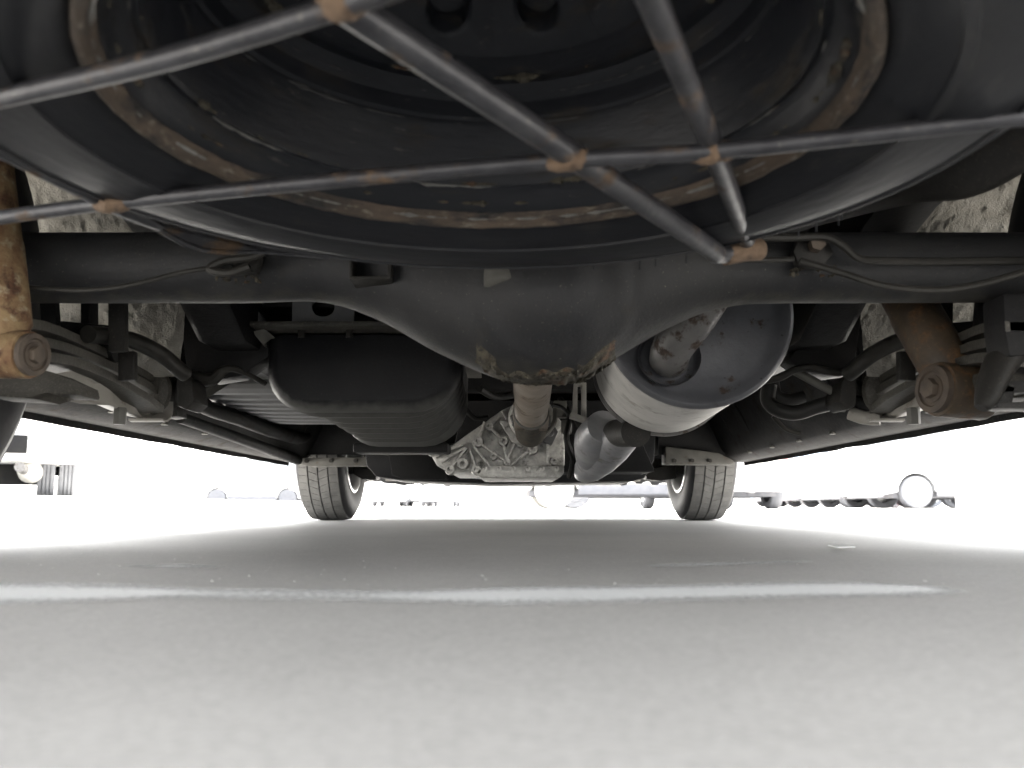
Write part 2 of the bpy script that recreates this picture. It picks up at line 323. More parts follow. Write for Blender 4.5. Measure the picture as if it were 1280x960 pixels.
# --- rear axle housing: rings along X
lo = [(-60, 378), (40, 378), (300, 378), (390, 375), (430, 382), (480, 402), (540, 437), (605, 466), (640, 477), (720, 477), (765, 450), (820, 417), (880, 389), (930, 379), (1000, 378), (1340, 377)]
def lerp(tb, x):
    if x <= tb[0][0]: return tb[0][1]
    for (a, p), (b_, q) in zip(tb, tb[1:]):
        if x <= b_:
            t = (x - a) / (b_ - a); return p + (q - p) * t
    return tb[-1][1]
mb = MB(); rings = []
for k in range(237):
    px = -270 + 1830 * k / 236
    yl = (lerp(lo, px - 14) + lerp(lo, px) + lerp(lo, px + 14)) / 3
    pb = P(px, yl, AXY); bulge = max(0, min(1, (yl - 378) / 100))
    rb = AXZ - pb.z; rt = .036 + .06 * bulge; ry = .036 + .05 * bulge ** .8
    ring = []
    for i in range(72):
        a = 2 * math.pi * i / 72; cs, sn = math.cos(a), math.sin(a); e = 1 - .25 * bulge
        yy = ry * math.copysign(abs(cs) ** e, cs); zz = (rt if sn > 0 else rb) * math.copysign(abs(sn) ** e, sn)
        if cs < 0:
            rr_ = math.hypot((px - 692) / 1250, zz + .035); yy -= .020 * math.exp(-(rr_ / .055) ** 4) + .003 * math.exp(-((rr_ - .072) / .006) ** 2)
        ring.append(Vector((pb.x, AXY + yy, AXZ + zz)))
    rings.append(ring)
mb.loft(rings)
axle = mb.build('rear_axle', M['axle'], van, ang=60)
from mathutils.bvhtree import BVHTree
bvh = BVHTree.FromPolygons([tuple(q) for q in mb.v], mb.f)
def on_axle(px, py):
    o0 = Vector((0, 0, CAMH)); d = (P(px, py, 1) - o0).normalized(); h = bvh.ray_cast(o0, d); return h[0], d
# thick uneven crust along the bottom lip
lip = [(596, 452), (612, 467), (636, 477), (664, 480), (700, 479), (728, 477), (748, 465), (768, 449)]
b = MB(); rnd = random.Random(3); rows = []
for i in range(110):
    t = i / 109; px = 594 + 176 * t
    yb = lerp(lip, px) + 2; hgt = 17 + 14 * noise.noise((t * 7, 3, 0)) + (12 if t > .72 else 0) + (10 if t < .15 else 0); row = []
    for k in range(16):
        u = k / 15; py = yb - hgt * u; hit = None; yy = py
        while hit is None and yy > 380: hit, d = on_axle(px, yy); yy -= 1
        q = hit.copy(); q.z -= max(0, (py - yy - 1)) * .0007
        f = math.sin(math.pi * min(1, .12 + u * .95)) * min(1, 6 * t, 6 * (1 - t)) if 0 < i < 109 else -.3
        am = 1.7 * (.0045 * abs(noise.noise(q * 95)) + .004 * noise.fractal(q * 210, .8, 2.1, 3) + .0016)
        if k == 15: f, am = -1, .002
        row.append(q - d * am * f - Vector((0, 0, .003 * max(0, noise.noise(q * 160)) * (k < 4))))
    rows.append(row)
b.loft(rows, caps=False, closed=False)
o = b.build('rust_crust', M['crust'], axle, ang=60, label='flaky brown rust crust along the bottom lip of the axle')
# brackets on the axle
b = MB()
for x0, x1, y0, y1 in ((436, 440, 318, 349), (484, 489, 318, 348), (438, 487, 345, 349)): b.prism([P(x0, y0, .80), P(x1, y0, .80), P(x1, y1, .80), P(x0, y1, .80)], (0, .05, 0))
b.build('hose_bracket', M['chassis'], axle, bevel=.001)
MB().cyl(P(627, 338, .79), (0, .3, 1), .0165, .034, 20).build('breather_plug', M['khaki'], axle, bevel=.003)
def line_bracket(x, y, s):
    Y = .815; b = MB()
    b.prism([P(x - 18 * s, y - 28, Y), P(x + 14 * s, y - 30, Y), P(x + 24 * s, y - 6, Y), P(x + 10 * s, y + 12, Y), P(x - 20 * s, y + 10, Y), P(x - 26 * s, y - 8, Y)], (0, .012, 0))
    br = b.build('line_bracket', M['chassis'], axle, bevel=.0015)
    MB().cyl(P(x + 2 * s, y - 16, Y - .004), (0, 1, 0), .0075, .014, 6).build('bracket_bolt', M['bush'], axle)
    b = MB()
    for k in range(26):
        b.cyl(P(x + rnd.uniform(-30, 26), y + rnd.uniform(2, 24), .826), (rnd.uniform(-.4, .4), 1, rnd.uniform(-.4, .4)), rnd.uniform(.0007, .002), .006, 6)
    b.build('rust_flakes', M['crust'], axle)['kind'] = 'stuff'
line_bracket(1018, 322, 1); line_bracket(300, 330, -1)
for pth, r in (([(930, 296, .80), (985, 297, .80), (1030, 296, .80), (1052, 306, .80), (1072, 322, .805), (1095, 326, .81), (1180, 327, .812), (1330, 325, .815)], .0038),
               ([(926, 324, .80), (960, 325, .80), (992, 324, .80)], .0028),
               ([(1000, 326, .805), (1055, 342, .80), (1100, 356, .80), (1150, 362, .80), (1200, 360, .80), (1260, 346, .80), (1330, 322, .80)], .0034),
               ([(290, 332, .81), (230, 340, .805), (170, 355, .80), (120, 362, .80), (70, 362, .80), (20, 357, .80), (-40, 345, .80)], .0024),
               ([(330, 316, .80), (310, 322, .80), (280, 326, .80), (262, 336, .80), (285, 341, .80), (312, 333, .80)], .004)):
    MB().tube(PL(pth), r, 8, 6).build('brake_line', M['line'], axle)

# --- shock absorbers
def shock(path_top, eye, rm, bolt_right, name_lab, m, sh):
    root_b = MB()
    a, c = path_top, eye
    d = (c - a).normalized(); L_ = (c - a).length
    root_b.tube([a, a + d * L_ * .52, a + d * L_ * .56, c - d * rm * 1.35, c - d * rm * 1.1, c - d * rm * .5], [rm * 1.0, rm * 1.02, rm * 1.08, rm * 1.06, rm * .93, rm * .8], 24, 0)
    s = root_b.build('shock_absorber', m, van, ang=40, label=name_lab)
    bx = Vector((1, -.25 if bolt_right else .25, -.05)) * (1 if bolt_right else -1)
    e = MB().cyl(c, bx, rm * 1.12, rm * 2.2, 28).build('shock_eye', m, s, bevel=.003)
    bn = bx.normalized()
    MB().lathe([(rm * .98, 0), (rm * .98, rm * .26), (rm * .75, rm * .3), (rm * .7, rm * .2), (rm * .3, rm * .18)], c + bn * rm * 1.1, bx, 28).build('bush', M['bush'], s)
    b = MB(); b.cyl(c + bn * rm * 1.42, bx, rm * .42, rm * .4, 6); b.cyl(c + bn * rm * 1.28, bx, rm * .56, rm * .12, 20); b.build('bolt', M['bush'], s, bevel=.001)
shock(P(-18, 150, .80), P(13, 443, .78), .0195, True, 'left shock absorber flaking with yellow brown rust', M['shock_rust'], 0)
shock(P(1085, 290, 1.10), P(1200, 489, .98), .0275, False, 'right shock absorber brown with grease and light rust', M['shock_brown'], 0)

# --- leaf springs with clamps, plates and hangers
def leaf_spring(side):
    sx = side
    def q(px, py, Y):
        if sx < 0: return P(px, py, Y)
        p = P(1292 - px, py, Y); return p
    s = None
    for k, (a, b_, c_) in enumerate((((0, 408, .82), (70, 424, 1.0), (192, 486, 1.30)), ((0, 432, .83), (74, 441, 1.0), (190, 496, 1.28)), ((0, 452, .83), (82, 458, 1.0), (170, 502, 1.2)))):
        pa, pb, pc = q(*a), q(*b_), q(*c_)
        if k == 2: pc = q(186, 512, 1.24)
        mb = MB(); rr = []
        for t in range(9):
            u = t / 8; p = pa * (1 - u) ** 2 + (2 * pb - (pa + pc) / 2) * 2 * u * (1 - u) + pc * u * u
            hw, hh = .027 if t < 8 else .022, .0052
            rr.append([p + Vector(d) for d in ((-hw, 0, -hh), (hw, 0, -hh), (hw, 0, hh), (-hw, 0, hh))])
        mb.loft(rr)
        if k == 0: s = mb.build('leaf_spring', M['leaf'], van, bevel=.001)
        else: mb.build('leaf', M['leaf'], s, bevel=.001)
    # spring eye shackle at the front end
    b = MB(); c = q(196, 492, 1.31); b.cyl(c, (1, 0, 0), .021, .07, 20); b.build('spring_eye', M['chassis'], s, bevel=.002)
    b = MB(); b.tube([q(176, 474, 1.25), q(190, 470, 1.25), q(201, 482, 1.25), q(199, 500, 1.25), q(186, 508, 1.25)], .010, 10, 5, sq=1.5); b.build('spring_clip', M['leaf'], s)
    # bottom plate and the pale shackle shoe seen lit from below
    b = MB(); b.prism([q(48, 470, .96), q(92, 462, 1.0), q(150, 500, 1.18), q(176, 516, 1.24), q(146, 517, 1.2), q(110, 502, 1.06), q(90, 496, 1.0), q(50, 494, .94)], (sx * -.0, .09, .0))
    b.build('spring_plate', M['plate'], s, bevel=.0025)
    mb = MB(); rr = []
    for t in range(7):
        a = R(-20 + 130 * t / 6); c = q(190, 506, 1.26)
        rr.append([c + Vector((o_, math.sin(a) * .028 - .01, -.004 - math.cos(a) * .022 + h)) for o_, h in ((-.024, 0), (.024, 0), (.024, .003), (-.024, .003))])
    mb.loft(rr); mb.build('shackle_shoe', M['plate'], s)
    MB().cyl(q(150, 520, 1.14), (0, 0, 1), .0085, .022, 6).build('u_bolt_nut', M['khaki'], s, bevel=.001)
    for (x, y0, y1, Y) in ((148, 372, 440, 1.03), (160, 440, 476, 1.08)):
        MB().bar(q(x, y0, Y), q(x, y1, Y), .020, .012, (0, 1, 0)).build('u_bolt', M['chassis'], s, bevel=.002)
    b = MB(); b.prism([q(-30, 470, .86), q(58, 462, .92), q(92, 478, .98), q(96, 494, .98), q(62, 492, .95), q(40, 498, .9), q(-30, 494, .86)], (0, .06, 0)); b.build('spring_seat', M['leaf'], s, bevel=.004)
    # horizontal and upright bars of the handbrake and bump-stop gear
    for (x0, y0, x1, y1, Y, wd) in ((66, 412, 152, 420, 1.06, .022), (112, 372, 112, 414, 1.08, .024), (62, 378, 66, 440, 1.0, .018)):
        MB().bar(q(x0, y0, Y), q(x1, y1, Y), .012, wd, (0, 1, 0) if x0 == x1 else (0, 0, 1)).build('brake_bracket', M['under'], s, bevel=.002)
    MB().cyl(q(128, 434, 1.10), (1, 0, 0), .020, .04, 16).build('bump_stop', M['hose'], s, bevel=.003)
    MB().tube([q(110, 418, 1.0), q(160, 424, 1.08), q(200, 442, 1.14), q(224, 462, 1.16), q(232, 468, 1.17)], .0105, 14, 6).build('brake_pipe', M['line'], s)
    # front hanger box
    b = MB(); b.prism([q(220, 474, 1.24), q(232, 468, 1.24), q(240, 478, 1.24), q(243, 502, 1.24), q(232, 512, 1.24), q(222, 508, 1.24)], (0, .06, 0)); b.build('spring_hanger', M['chassis'], s, bevel=.003)
    b = MB(); b.prism([q(206, 468, 1.30), q(214, 466, 1.30), q(222, 520, 1.30), q(206, 522, 1.30)], (0, .04, 0)); b.build('hanger_plate', M['chassis'], s, bevel=.002)
    return s
leaf_spring(-1); leaf_spring(1)
# crumpled hanger cover low at far right
b = MB(); b.tube([P(1330, 360, .86), P(1296, 404, .86), P(1262, 440, .85), P(1244, 470, .845), P(1233, 500, .84), P(1226, 510, .84)], [.03, .03, .028, .022, .016, .010], 18, 5, sq=.55); b.build('shackle_strap', M['chassis'], van)
b = MB(); b.bar(P(1236, 508, .86), P(1330, 510, .86), .03, .006); b.bar(P(1244, 486, .88), P(1330, 484, .88), .03, .012); b.bar(P(1246, 512, .88), P(1252, 484, .88), .012, .03, (0, 1, 0)); b.build('shackle_bracket', M['chassis'], van, bevel=.001)
b = MB(); b.prism([P(1254, 366, .82), P(1360, 366, .82), P(1360, 440, .82), P(1262, 446, .82), P(1256, 410, .82)], (0, .04, 0)); b.build('spring_saddle', M['under'], van, bevel=.005)

# --- chassis rails and crossmembers, floor
b = MB()
for sx in (-1, 1):
    b = MB(); rr = []
    for Y, zb in ((.0, .40), (.5, .40), (.95, .385), (1.1, .35), (1.24, .285), (1.4, .285), (2.0, .29), (3.0, .29)):
        x = sx * .43; rr.append([Vector((v(x + a), Y, zb + c_)) for a, c_ in ((-.035, 0), (.035, 0), (.035, .12), (-.035, .12))])
    b.loft(rr); b.build('chassis_rail', M['under'], van, bevel=.008)
for Y, z, d in ((1.34, .40, .07), (2.3, .40, .08), (.10, .44, .06)):
    MB().box((VX, Y, z), (.79, d, .1)).build('crossmember', M['under'], van, bevel=.006)
b = MB(); b.box((VX, 1.95, .555), (1.5, 3.9, .03)); b.build('floor_pan', M['under'], van)
for k in range(9):
    MB().box((VX, .35 + k * .22, .533), (.72, .05, .02)).build('floor_rib', M['under'], van, bevel=.006)
# plate with a round hole above the tank
b = MB(); yy = 1.28
o_ = [P(364, 366, yy), P(440, 366, yy), P(440, 412, yy), P(370, 412, yy)]
ctr = P(404, 384, yy); hole = [ctr + Vector((.0165 * math.cos(a), 0, .014 * math.sin(a))) for a in [R(45 + 90 * 3 + 90 - 18 * k) for k in range(20)]]
n = 20; outer = []
def on_quad(a):
    dx, dz = math.cos(a), math.sin(a); t = min(.046 / abs(dx) if abs(dx) > 1e-6 else 9, .032 / abs(dz) if abs(dz) > 1e-6 else 9); return ctr + Vector((dx * t, 0, dz * t))
ring0 = [ctr + Vector((.017 * math.cos(2 * math.pi * k / 24), 0, .0145 * math.sin(2 * math.pi * k / 24))) for k in range(24)]
ring1 = [on_quad(2 * math.pi * k / 24 + 1e-4) for k in range(24)]
T = Vector((0, .006, 0))
b.loft([ring0, ring1, [q + T for q in ring1], [q + T for q in ring0], ring0], caps=False); b.build('tank_hanger_plate', M['panel'], van, ang=30)
MB().bar(P(312, 376, 1.3), P(334, 412, 1.3), .008, .02, (0, 1, 0)).build('tank_strut', M['panel'], van)
b = MB(); b.prism([P(282, 392, 1.36), P(292, 384, 1.36), P(322, 414, 1.36), P(316, 424, 1.36), P(288, 424, 1.36), P(276, 410, 1.36)], (0, .02, 0)); b.build('floor_bracket', M['bright'], van, bevel=.002)
b = MB(); b.prism([P(990, 404, 1.36), P(1014, 387, 1.36), P(1024, 406, 1.36), P(1004, 418, 1.36), P(990, 418, 1.36)], (0, .02, 0)); b.build('floor_bracket', M['bright'], van, bevel=.002)
# hanging dark webs beside the rails (inner side members)
for sx, pts in ((-1, [(222, 360), (300, 360), (284, 400), (276, 424), (292, 432), (336, 428), (336, 446), (300, 470), (262, 476), (244, 470), (232, 460)]), (1, [(1085, 360), (960, 360), (985, 420), (1010, 418), (985, 450), (1000, 462), (1040, 470), (1068, 466), (1074, 420)])):
    b = MB(); b.prism([P(x, y, 1.31) for x, y in pts], (0, .05, 0)); b.build('rail_web', M['under'], van, bevel=.004)

# --- wheel arch liners: coarse undercoat sprayed on the inside of the body
for sx in (-1, 1):
    b = MB(); rr = []
    for i in range(220):
        a = R(-12 + 204 * i / 219); row = []
        for k in range(84):
            x = sx * (.488 + .30 * k / 83); rad = .375
            q = Vector((v(x), AXY + rad * math.cos(a), AXZ + .02 + rad * math.sin(a)))
            d = .0028 * noise.fractal(Vector((q.x * 55, a * 62, 2)), .7, 2.1, 4) + .0026 * abs(noise.noise((q.x * 100, a * 150, 9))) + .006 * noise.noise((q.x * 14, a * 9, 4))
            q.y -= d * math.cos(a); q.z -= d * math.sin(a); row.append(q)
        rr.append(row)
    b.loft(rr, caps=False, closed=False); b.build('wheel_arch', M['arch'], van, ang=180)

# --- wheels
def wheel(name, c, m_t, parent, out, rad=.296, wd=.165, rimr=.186, blocks=True):
    """out = +1 when the outer face looks to +X"""
    ax = Vector((out, 0, 0)); h = wd / 2
    t = MB().lathe([(rimr - .012, -h * .80), (rimr + .01, -h * .92), (rimr + .05, -h * 1.06), (rad - .03, -h * 1.0), (rad - .010, -h * .86), (rad - .007, -h * .7), (rad - .007, h * .7), (rad - .010, h * .86), (rad - .03, h), (rimr + .05, h * 1.06), (rimr + .01, h * .92), (rimr - .012, h * .8)], c, ax, 72)
    root = t.build(name, M['side'], parent, ang=50)
    if blocks:
        b = MB(); NB = 64; edges = [-.84, -.42, 0, .42, .84]
        for k in range(NB):
            for r_ in range(4):
                x0, x1 = edges[r_] * h + .0022, edges[r_ + 1] * h - .0022; sk = (.35 if r_ % 2 else -.35) if r_ in (1, 2) else 0
                g = .06 if r_ in (1, 2) else .045
                fr = []
                for rr_ in (rad - .012, rad):
                    for x, s_ in ((x0, -sk), (x1, sk)):
                        for e in (g / 2, 1 - g / 2):
                            a = 2 * math.pi * (k + e + s_ * .6 + r_ * .37) / NB; rad_ = rr_ - (.004 if abs(x) > h * .8 else 0)
                            fr.append(c + ax * x + Vector((0, math.cos(a), math.sin(a))) * rad_)
                b.add(fr, [(0, 1, 3, 2), (4, 6, 7, 5), (0, 4, 5, 1), (2, 3, 7, 6), (0, 2, 6, 4), (1, 5, 7, 3)])
        b.build('tread', m_t, root, ang=20)
    rm = MB().lathe([(rimr + .010, -h * .97), (rimr + .004, -h * .99), (rimr - .006, -h * .93), (rimr - .014, -h * .8), (rimr - .014, -h * .3), (rimr - .03, -h * .1), (rimr - .03, h * .3), (rimr - .05, h * .45), (.09, h * .52), (.06, h * .35), (.002, h * .35)], c, ax, 48).build('rim', M['silver'], root, ang=40)
    rm2 = MB(); rm2.lathe([(.085, -h * .3), (.09, -h * .1), (.09, h * .2), (.03, h * .3)], c, ax, 32, True); rm2.build('brake_drum', M['chassis'], root)
    return root
FY = 3.28
for s_ in (-1, 1): wheel('front_wheel', Vector((v(s_ * .678), FY, .296)), M['tread'], van, s_)
for s_ in (-1, 1): wheel('rear_wheel', Vector((v(s_ * .715), AXY, .296)), M['rubber'], van, s_)

# --- sills: box sections with pinch-weld flange, ribs on the inner face
for sx in (-1, 1):
    prof = [(.60, .40), (.65, .30), (.675, .245), (.70, .215), (.735, .199), (.768, .196), (.778, .215), (.79, .40)]
    b = MB(); b.loft([[Vector((v(sx * x), Y, z)) for x, z in prof] for Y in (1.25, 1.6, 2.2, 2.6, 2.98)])
    sill = b.build('sill', M['sill'], van, bevel=.006)
    b = MB(); rr = []
    for k in range(30):
        Y = 1.24 + 1.74 * k / 29; dz = .003 * noise.noise((Y * 9, sx, 0))
        rr.append([Vector((v(sx * x), Y, z)) for x, z in ((.768, .235), (.772, .235), (.772, .186 + dz), (.768, .186 + dz))])
    b.loft(rr); b.build('sill_flange', M['sill'], sill)
    for k in range(9):
        Y = 1.32 + k * (.10 if k < 6 else .2); b = MB(); b.bar((v(sx * .672), Y, .265), (v(sx * .62), Y, .36), .012, .016, (0, 1, 0)); b.build('sill_rib', M['sill'], sill, bevel=.003)
    for k in range(6):
        MB().cyl((v(sx * .70), 1.5 + k * .23, .2135), (0, 0, 1), .007, .006, 10).build('drain_plug', M['khaki'], sill)
# side floor panels between rail and sill
for sx in (-1, 1):
    MB().box((v(sx * .545), 2.2, .392), (.17, 1.7, .015)).build('side_floor', M['under'], van)
# pressed ribs of the pale under-panel on the left
b = MB(); rr = []
panel = MB().box((v(-.50), 1.92, .292), (.24, .78, .008)).build('ribbed_panel', M['panel'], van)
for k in range(8):
    Y = 1.62 + k * .085; MB().tube([(v(-.635), Y, .289), (v(-.60), Y, .273), (v(-.42), Y, .271), (v(-.385), Y, .273)], .015, 10, 3).build('panel_rib', M['panel'], panel)
MB().tube(PL([(238, 497, 1.60), (262, 512, 1.75), (300, 524, 2.0), (340, 538, 2.35), (372, 547, 2.7), (384, 545, 2.8)]), [.013, .014, .016, .019, .021, .014], 14, 5).build('floor_rail', M['sill'], van)
MB().tube(PL([(225, 522, 1.55), (262, 535, 1.75), (310, 552, 2.1), (352, 568, 2.6), (372, 575, 2.85)]), [.010, .011, .013, .016, .016], 14, 5).build('floor_rail', M['sill'], van)
MB().bar(P(248, 496, 1.42), P(304, 462, 1.52), .012, .016, (0, 0, 1)).build('cross_strut', M['khaki'], van, bevel=.002)
MB().tube(PL([(228, 484, 1.3), (240, 472, 1.3), (252, 474, 1.3), (266, 474, 1.3), (278, 464, 1.3), (290, 461, 1.3), (310, 468, 1.32), (332, 480, 1.34)]), [.008, .010, .011, .010, .008, .005, .004, .004], 10, 6).build('handbrake_cable', M['line'], van)

# --- fuel tank: rounded section swept forward, stepped bottom with pressed ridges
def rrect(x0, x1, z0, z1, rl, rr_, rt, Y, n=7):
    out = []
    for cx, cz, r, a0 in ((x1 - rr_, z0 + rr_, rr_, -90), (x1 - rt, z1 - rt, rt, 0), (x0 + rt, z1 - rt, rt, 90), (x0 + rl, z0 + rl, rl, 180)):
        for k in range(n):
            a = R(a0 + 90 * k / (n - 1)); out.append(Vector((cx + r * math.cos(a), Y, cz + r * math.sin(a))))
    return out
x0, x1 = P(330, 450, 1.30).x, P(578, 450, 1.30).x
zt = P(400, 416, 1.30).z; zb = P(450, 514, 1.30).z
b = MB(); rings = [rrect(x0 + .022, x1 - .022, zb + .020, zt - .004, .05, .06, .008, 1.3), rrect(x0 + .016, x1 - .016, zb + .0135, zt - .003, .055, .062, .009, 1.3005)]
rings += [rrect(x0 + .006, x1 - .006, zb + .004, zt, .065, .065, .012, 1.308), rrect(x0, x1, zb, zt, .065, .075, .012, 1.322)]
Y = 1.36; dz = 0; dx = 0
for k in range(6):
    for st, dd, sh in ((.0, 0, 0), (.010, .0105, .0055), (.022, .0105, .0055), (.030, .0005, .0005)):
        rings.append(rrect(x0 + dx + sh, x1 - dx * .3 - sh, zb - dz + .0085 - dd, zt, .065 + dx * .3, .085, .012, Y + st))
    Y += .050; dz += .0043; dx += .004 if k else .022
rings.append(rrect(x0 + dx, x1 - .012, zb - dz, zt, .07, .085, .012, Y + .05))
rings.append(rrect(x0 + dx + .03, x1 - .04, zb - dz + .03, zt, .07, .08, .012, Y + .08))
b.loft(rings); tank = b.build('fuel_tank', M['tank'], van, ang=50)
b = MB(); b.box(((x0 + x1) / 2 - .005, 1.515, zt + .004), (x1 - x0 + .035, .53, .007)); b.build('tank_flange', M['leaf'], tank, bevel=.002)
b = MB(); b.prism([P(314, 414, 1.27), P(330, 411, 1.27), P(342, 420, 1.29), P(331, 424, 1.30), P(331, 434, 1.30)], (0, .05, 0)); b.build('flange_tab', M['khaki'], tank, bevel=.002)
for x in (377, 437): MB().cyl(P(x, 416, 1.285), (0, 0, 1), .006, .014, 6).build('flange_bolt', M['line'], tank)
# steel guard under the tank's front
MB().box(((x0 + x1) / 2 + .0, Y + .14, zb - dz + .002), (.19, .09, .02)).build('tank_guard', M['under'], van, bevel=.006)

# --- exhaust: silencer, seam lips, pipes
ca, cb = Vector((.236, 1.10, .295)), Vector((.262, 1.52, .293)); ax = (cb - ca).normalized(); r0 = .118
b = MB().lathe([(r0, 0), (r0, .03), (r0 + .0005, .2), (r0, .39), (r0 - .004, .42), (r0 * .7, .435), (.03, .44), (.001, .44)], ca, ax, 72)
muf = b.build('silencer', M['muffler'], van, ang=40)
MB().lathe([(.001, .012), (r0 * .55, .012), (r0 * .80, .010), (r0 * .9, .004), (r0 * .955, -.004), (r0 * .985, -.005), (r0 + .002, -.002), (r0 + .004, .003), (r0 + .003, .009), (r0 - .002, .012)], ca, ax, 72).build('end_cap', M['cap'], muf, ang=50)
MB().lathe([(r0 - .001, .404), (r0 + .004, .408), (r0 + .004, .416), (r0 - .003, .424)], ca, ax, 72).build('front_seam', M['pipe'], muf)
b = MB(); b.tube([P(836, 450, 1.105), P(842, 432, 1.07), P(866, 400, 1.04), P(892, 360, 1.03), P(915, 325, 1.02)], [.025, .0255, .026, .026, .026], 24, 8)
b.build('outlet_pipe', M['pipe'], van)
b = MB(); b.tube([P(905, 335, 1.03), P(930, 300, 1.01), P(985, 262, .97), P(1060, 238, .90), P(1140, 216, .80), P(1210, 205, .74), P(1290, 160, .69), P(1420, 90, .62), P(1600, 30, .58)], .029, 24, 8)
b.build('tail_pipe', M['chassis'], van)
b = MB(); c = P(836, 450, 1.108); b.lathe([(.040, .01), (.036, -.002), (.031, -.006), (.026, -.007)], c, (-.1, -1, .3), 24); b.build('pipe_weld', M['cap'], muf)
MB().tube([P(795, 540, 1.50), P(778, 541, 1.60), P(768, 542, 1.68)], .026, 24).build('inlet_pipe', M['chassis'], van)
b = MB(); b.tube([P(785, 541, 1.60), P(775, 548, 1.66), P(762, 560, 1.76), P(750, 572, 1.86), P(738, 585, 1.98), P(728, 594, 2.1)], [.028, .036, .042, .043, .036, .018], 28, 5, sq=.86); res = b.build('resonator', M['reso'], van)
b = MB(); b.tube([P(755, 533, 1.66), P(743, 550, 1.74), P(736, 572, 1.86)], [.032, .040, .028], 24, 5); b.build('heat_shield', M['reso'], res)
b = MB(); b.prism([P(718, 478, 1.7), P(733, 478, 1.7), P(733, 522, 1.7), P(727, 524, 1.7), P(727, 482, 1.7), P(722, 482, 1.7), P(722, 520, 1.7), P(715, 517, 1.7)], (0, .02, 0)); b.prism([P(714, 515, 1.69), P(735, 522, 1.69), P(735, 528, 1.69), P(713, 521, 1.69)], (0, .04, 0)); b.build('exhaust_hanger', M['bright'], van, bevel=.001)
MB().tube(PL([(735, 524, 1.7), (740, 536, 1.72), (731, 545, 1.74)]), .006, 8, 4).build('hanger_rubber', M['hose'], van)

# --- drive shaft and joint
sh = MB().tube([P(668, 400, 1.0), P(665, 500, 1.52), P(664, 514, 1.62)], [.031, .031, .031], 28).build('drive_shaft', M['shaft'], van)
b = MB(); b.cyl(P(664, 515, 1.635), (0, 1, .02), .034, .018, 24); b.build('shaft_weld', M['khaki'], sh, bevel=.003)
for sx in (-1, 1): MB().bar(P(664 + sx * 17, 512, 1.63), P(664 + sx * 15, 530, 1.74), .018, .03, (0, 0, 1)).build('joint_yoke', M['shaft'], sh, bevel=.004)
MB().cyl(P(664, 526, 1.71), (1, 0, 0), .011, .075, 16).build('joint_cross', M['pipe'], sh, bevel=.002)
b = MB(); b.tube([P(664, 522, 1.72), P(663, 535, 1.86), P(663, 540, 1.95)], [.026, .030, .034], 24, 3); b.build('slip_yoke', M['crust'], sh)

# --- gearbox
TY = 2.1
sil = [(538, 568), (546, 561), (566, 556), (588, 540), (606, 528), (628, 512), (660, 498), (690, 510), (704, 530), (706, 560), (706, 584), (640, 590), (604, 592), (580, 590), (560, 590), (546, 582)]
b = MB(); b.prism([P(x, y, TY) for x, y in sil], (0, .5, .0)); gb = b.build('gearbox', M['alu'], van, bevel=.008)
b = MB(); b.prism([P(590, 588, TY - .03), P(612, 582, TY - .03), P(705, 582, TY - .03), P(705, 592, TY - .03), P(700, 597, TY - .03), P(600, 597, TY - .03)], (0, .4, 0)); b.build('gearbox_pan', M['alu'], gb, bevel=.004)
def boss(x, y, r, d=.03): MB().lathe([(r * 1.15, .01), (r, -d * .6), (r * .92, -d), (r * .45, -d), (r * .4, -d * .6), (.0001, -d * .6)], P(x, y, TY), (0, 1, 0), 16).build('boss', M['alu'], gb, ang=30)
for x, y, r in ((563, 587, .012), (579, 580, .014), (596, 588, .012), (540, 565, .010), (598, 553, .013), (629, 552, .012), (612, 534, .010), (617, 571, .009), (666, 562, .012), (634, 578, .009), (685, 540, .012), (692, 577, .009), (669, 548, .010), (650, 556, .008)): boss(x, y, r)
for x0_, y0_, x1_, y1_ in ((584, 560, 563, 587), (588, 562, 596, 588), (592, 558, 615, 586), (598, 553, 634, 578), (580, 556, 546, 568), (582, 560, 552, 578), (629, 552, 634, 576), (650, 540, 634, 576), (606, 528, 598, 553), (612, 534, 629, 552), (685, 540, 660, 570), (684, 545, 684, 580), (700, 535, 670, 548), (634, 576, 648, 592), (628, 514, 640, 540), (625, 522, 612, 534), (660, 565, 638, 582), (560, 562, 545, 572)):
    MB().bar(P(x0_, y0_, TY - .006), P(x1_, y1_, TY - .006), .006, .042, (0, 1, 0)).build('casting_rib', M['alu'], gb, bevel=.0015)
b = MB(); b.lathe([(.052, .02), (.054, -.03), (.048, -.045), (.04, -.047), (.036, -.03)], P(664, 524, TY - .03), (0, 1, 0), 32); b.build('tail_housing', M['alu'], gb)
b = MB(); b.prism([P(624, 526, TY - .06), P(634, 524, TY - .06), P(645, 545, TY - .06), P(668, 551, TY - .06), P(660, 558, TY - .06), P(640, 552, TY - .06)], (0, .03, 0)); b.build('mount_bracket', M['alu'], gb, bevel=.003)
b = MB(); b.prism([P(676, 540, TY - .05), P(692, 530, TY - .05), P(698, 540, TY - .05), P(690, 556, TY - .05), P(680, 552, TY - .05)], (0, .04, 0)); b.cyl(P(687, 541, TY - .055), (0, 1, 0), .010, .03, 12); b.build('speed_sensor', M['panel'], gb, bevel=.003)
MB().tube(PL([(640, 520, 1.98), (652, 546, 1.96), (674, 548, 1.96), (692, 530, 1.98), (694, 512, 2.0)]), .006, 8, 5).build('mount_loop', M['khaki'], gb)
for k in range(6): MB().cyl(P(606 + k * 18, 586, TY - .032), (0, 1, 0), .006, .012, 6).build('pan_bolt', M['alu'], gb)
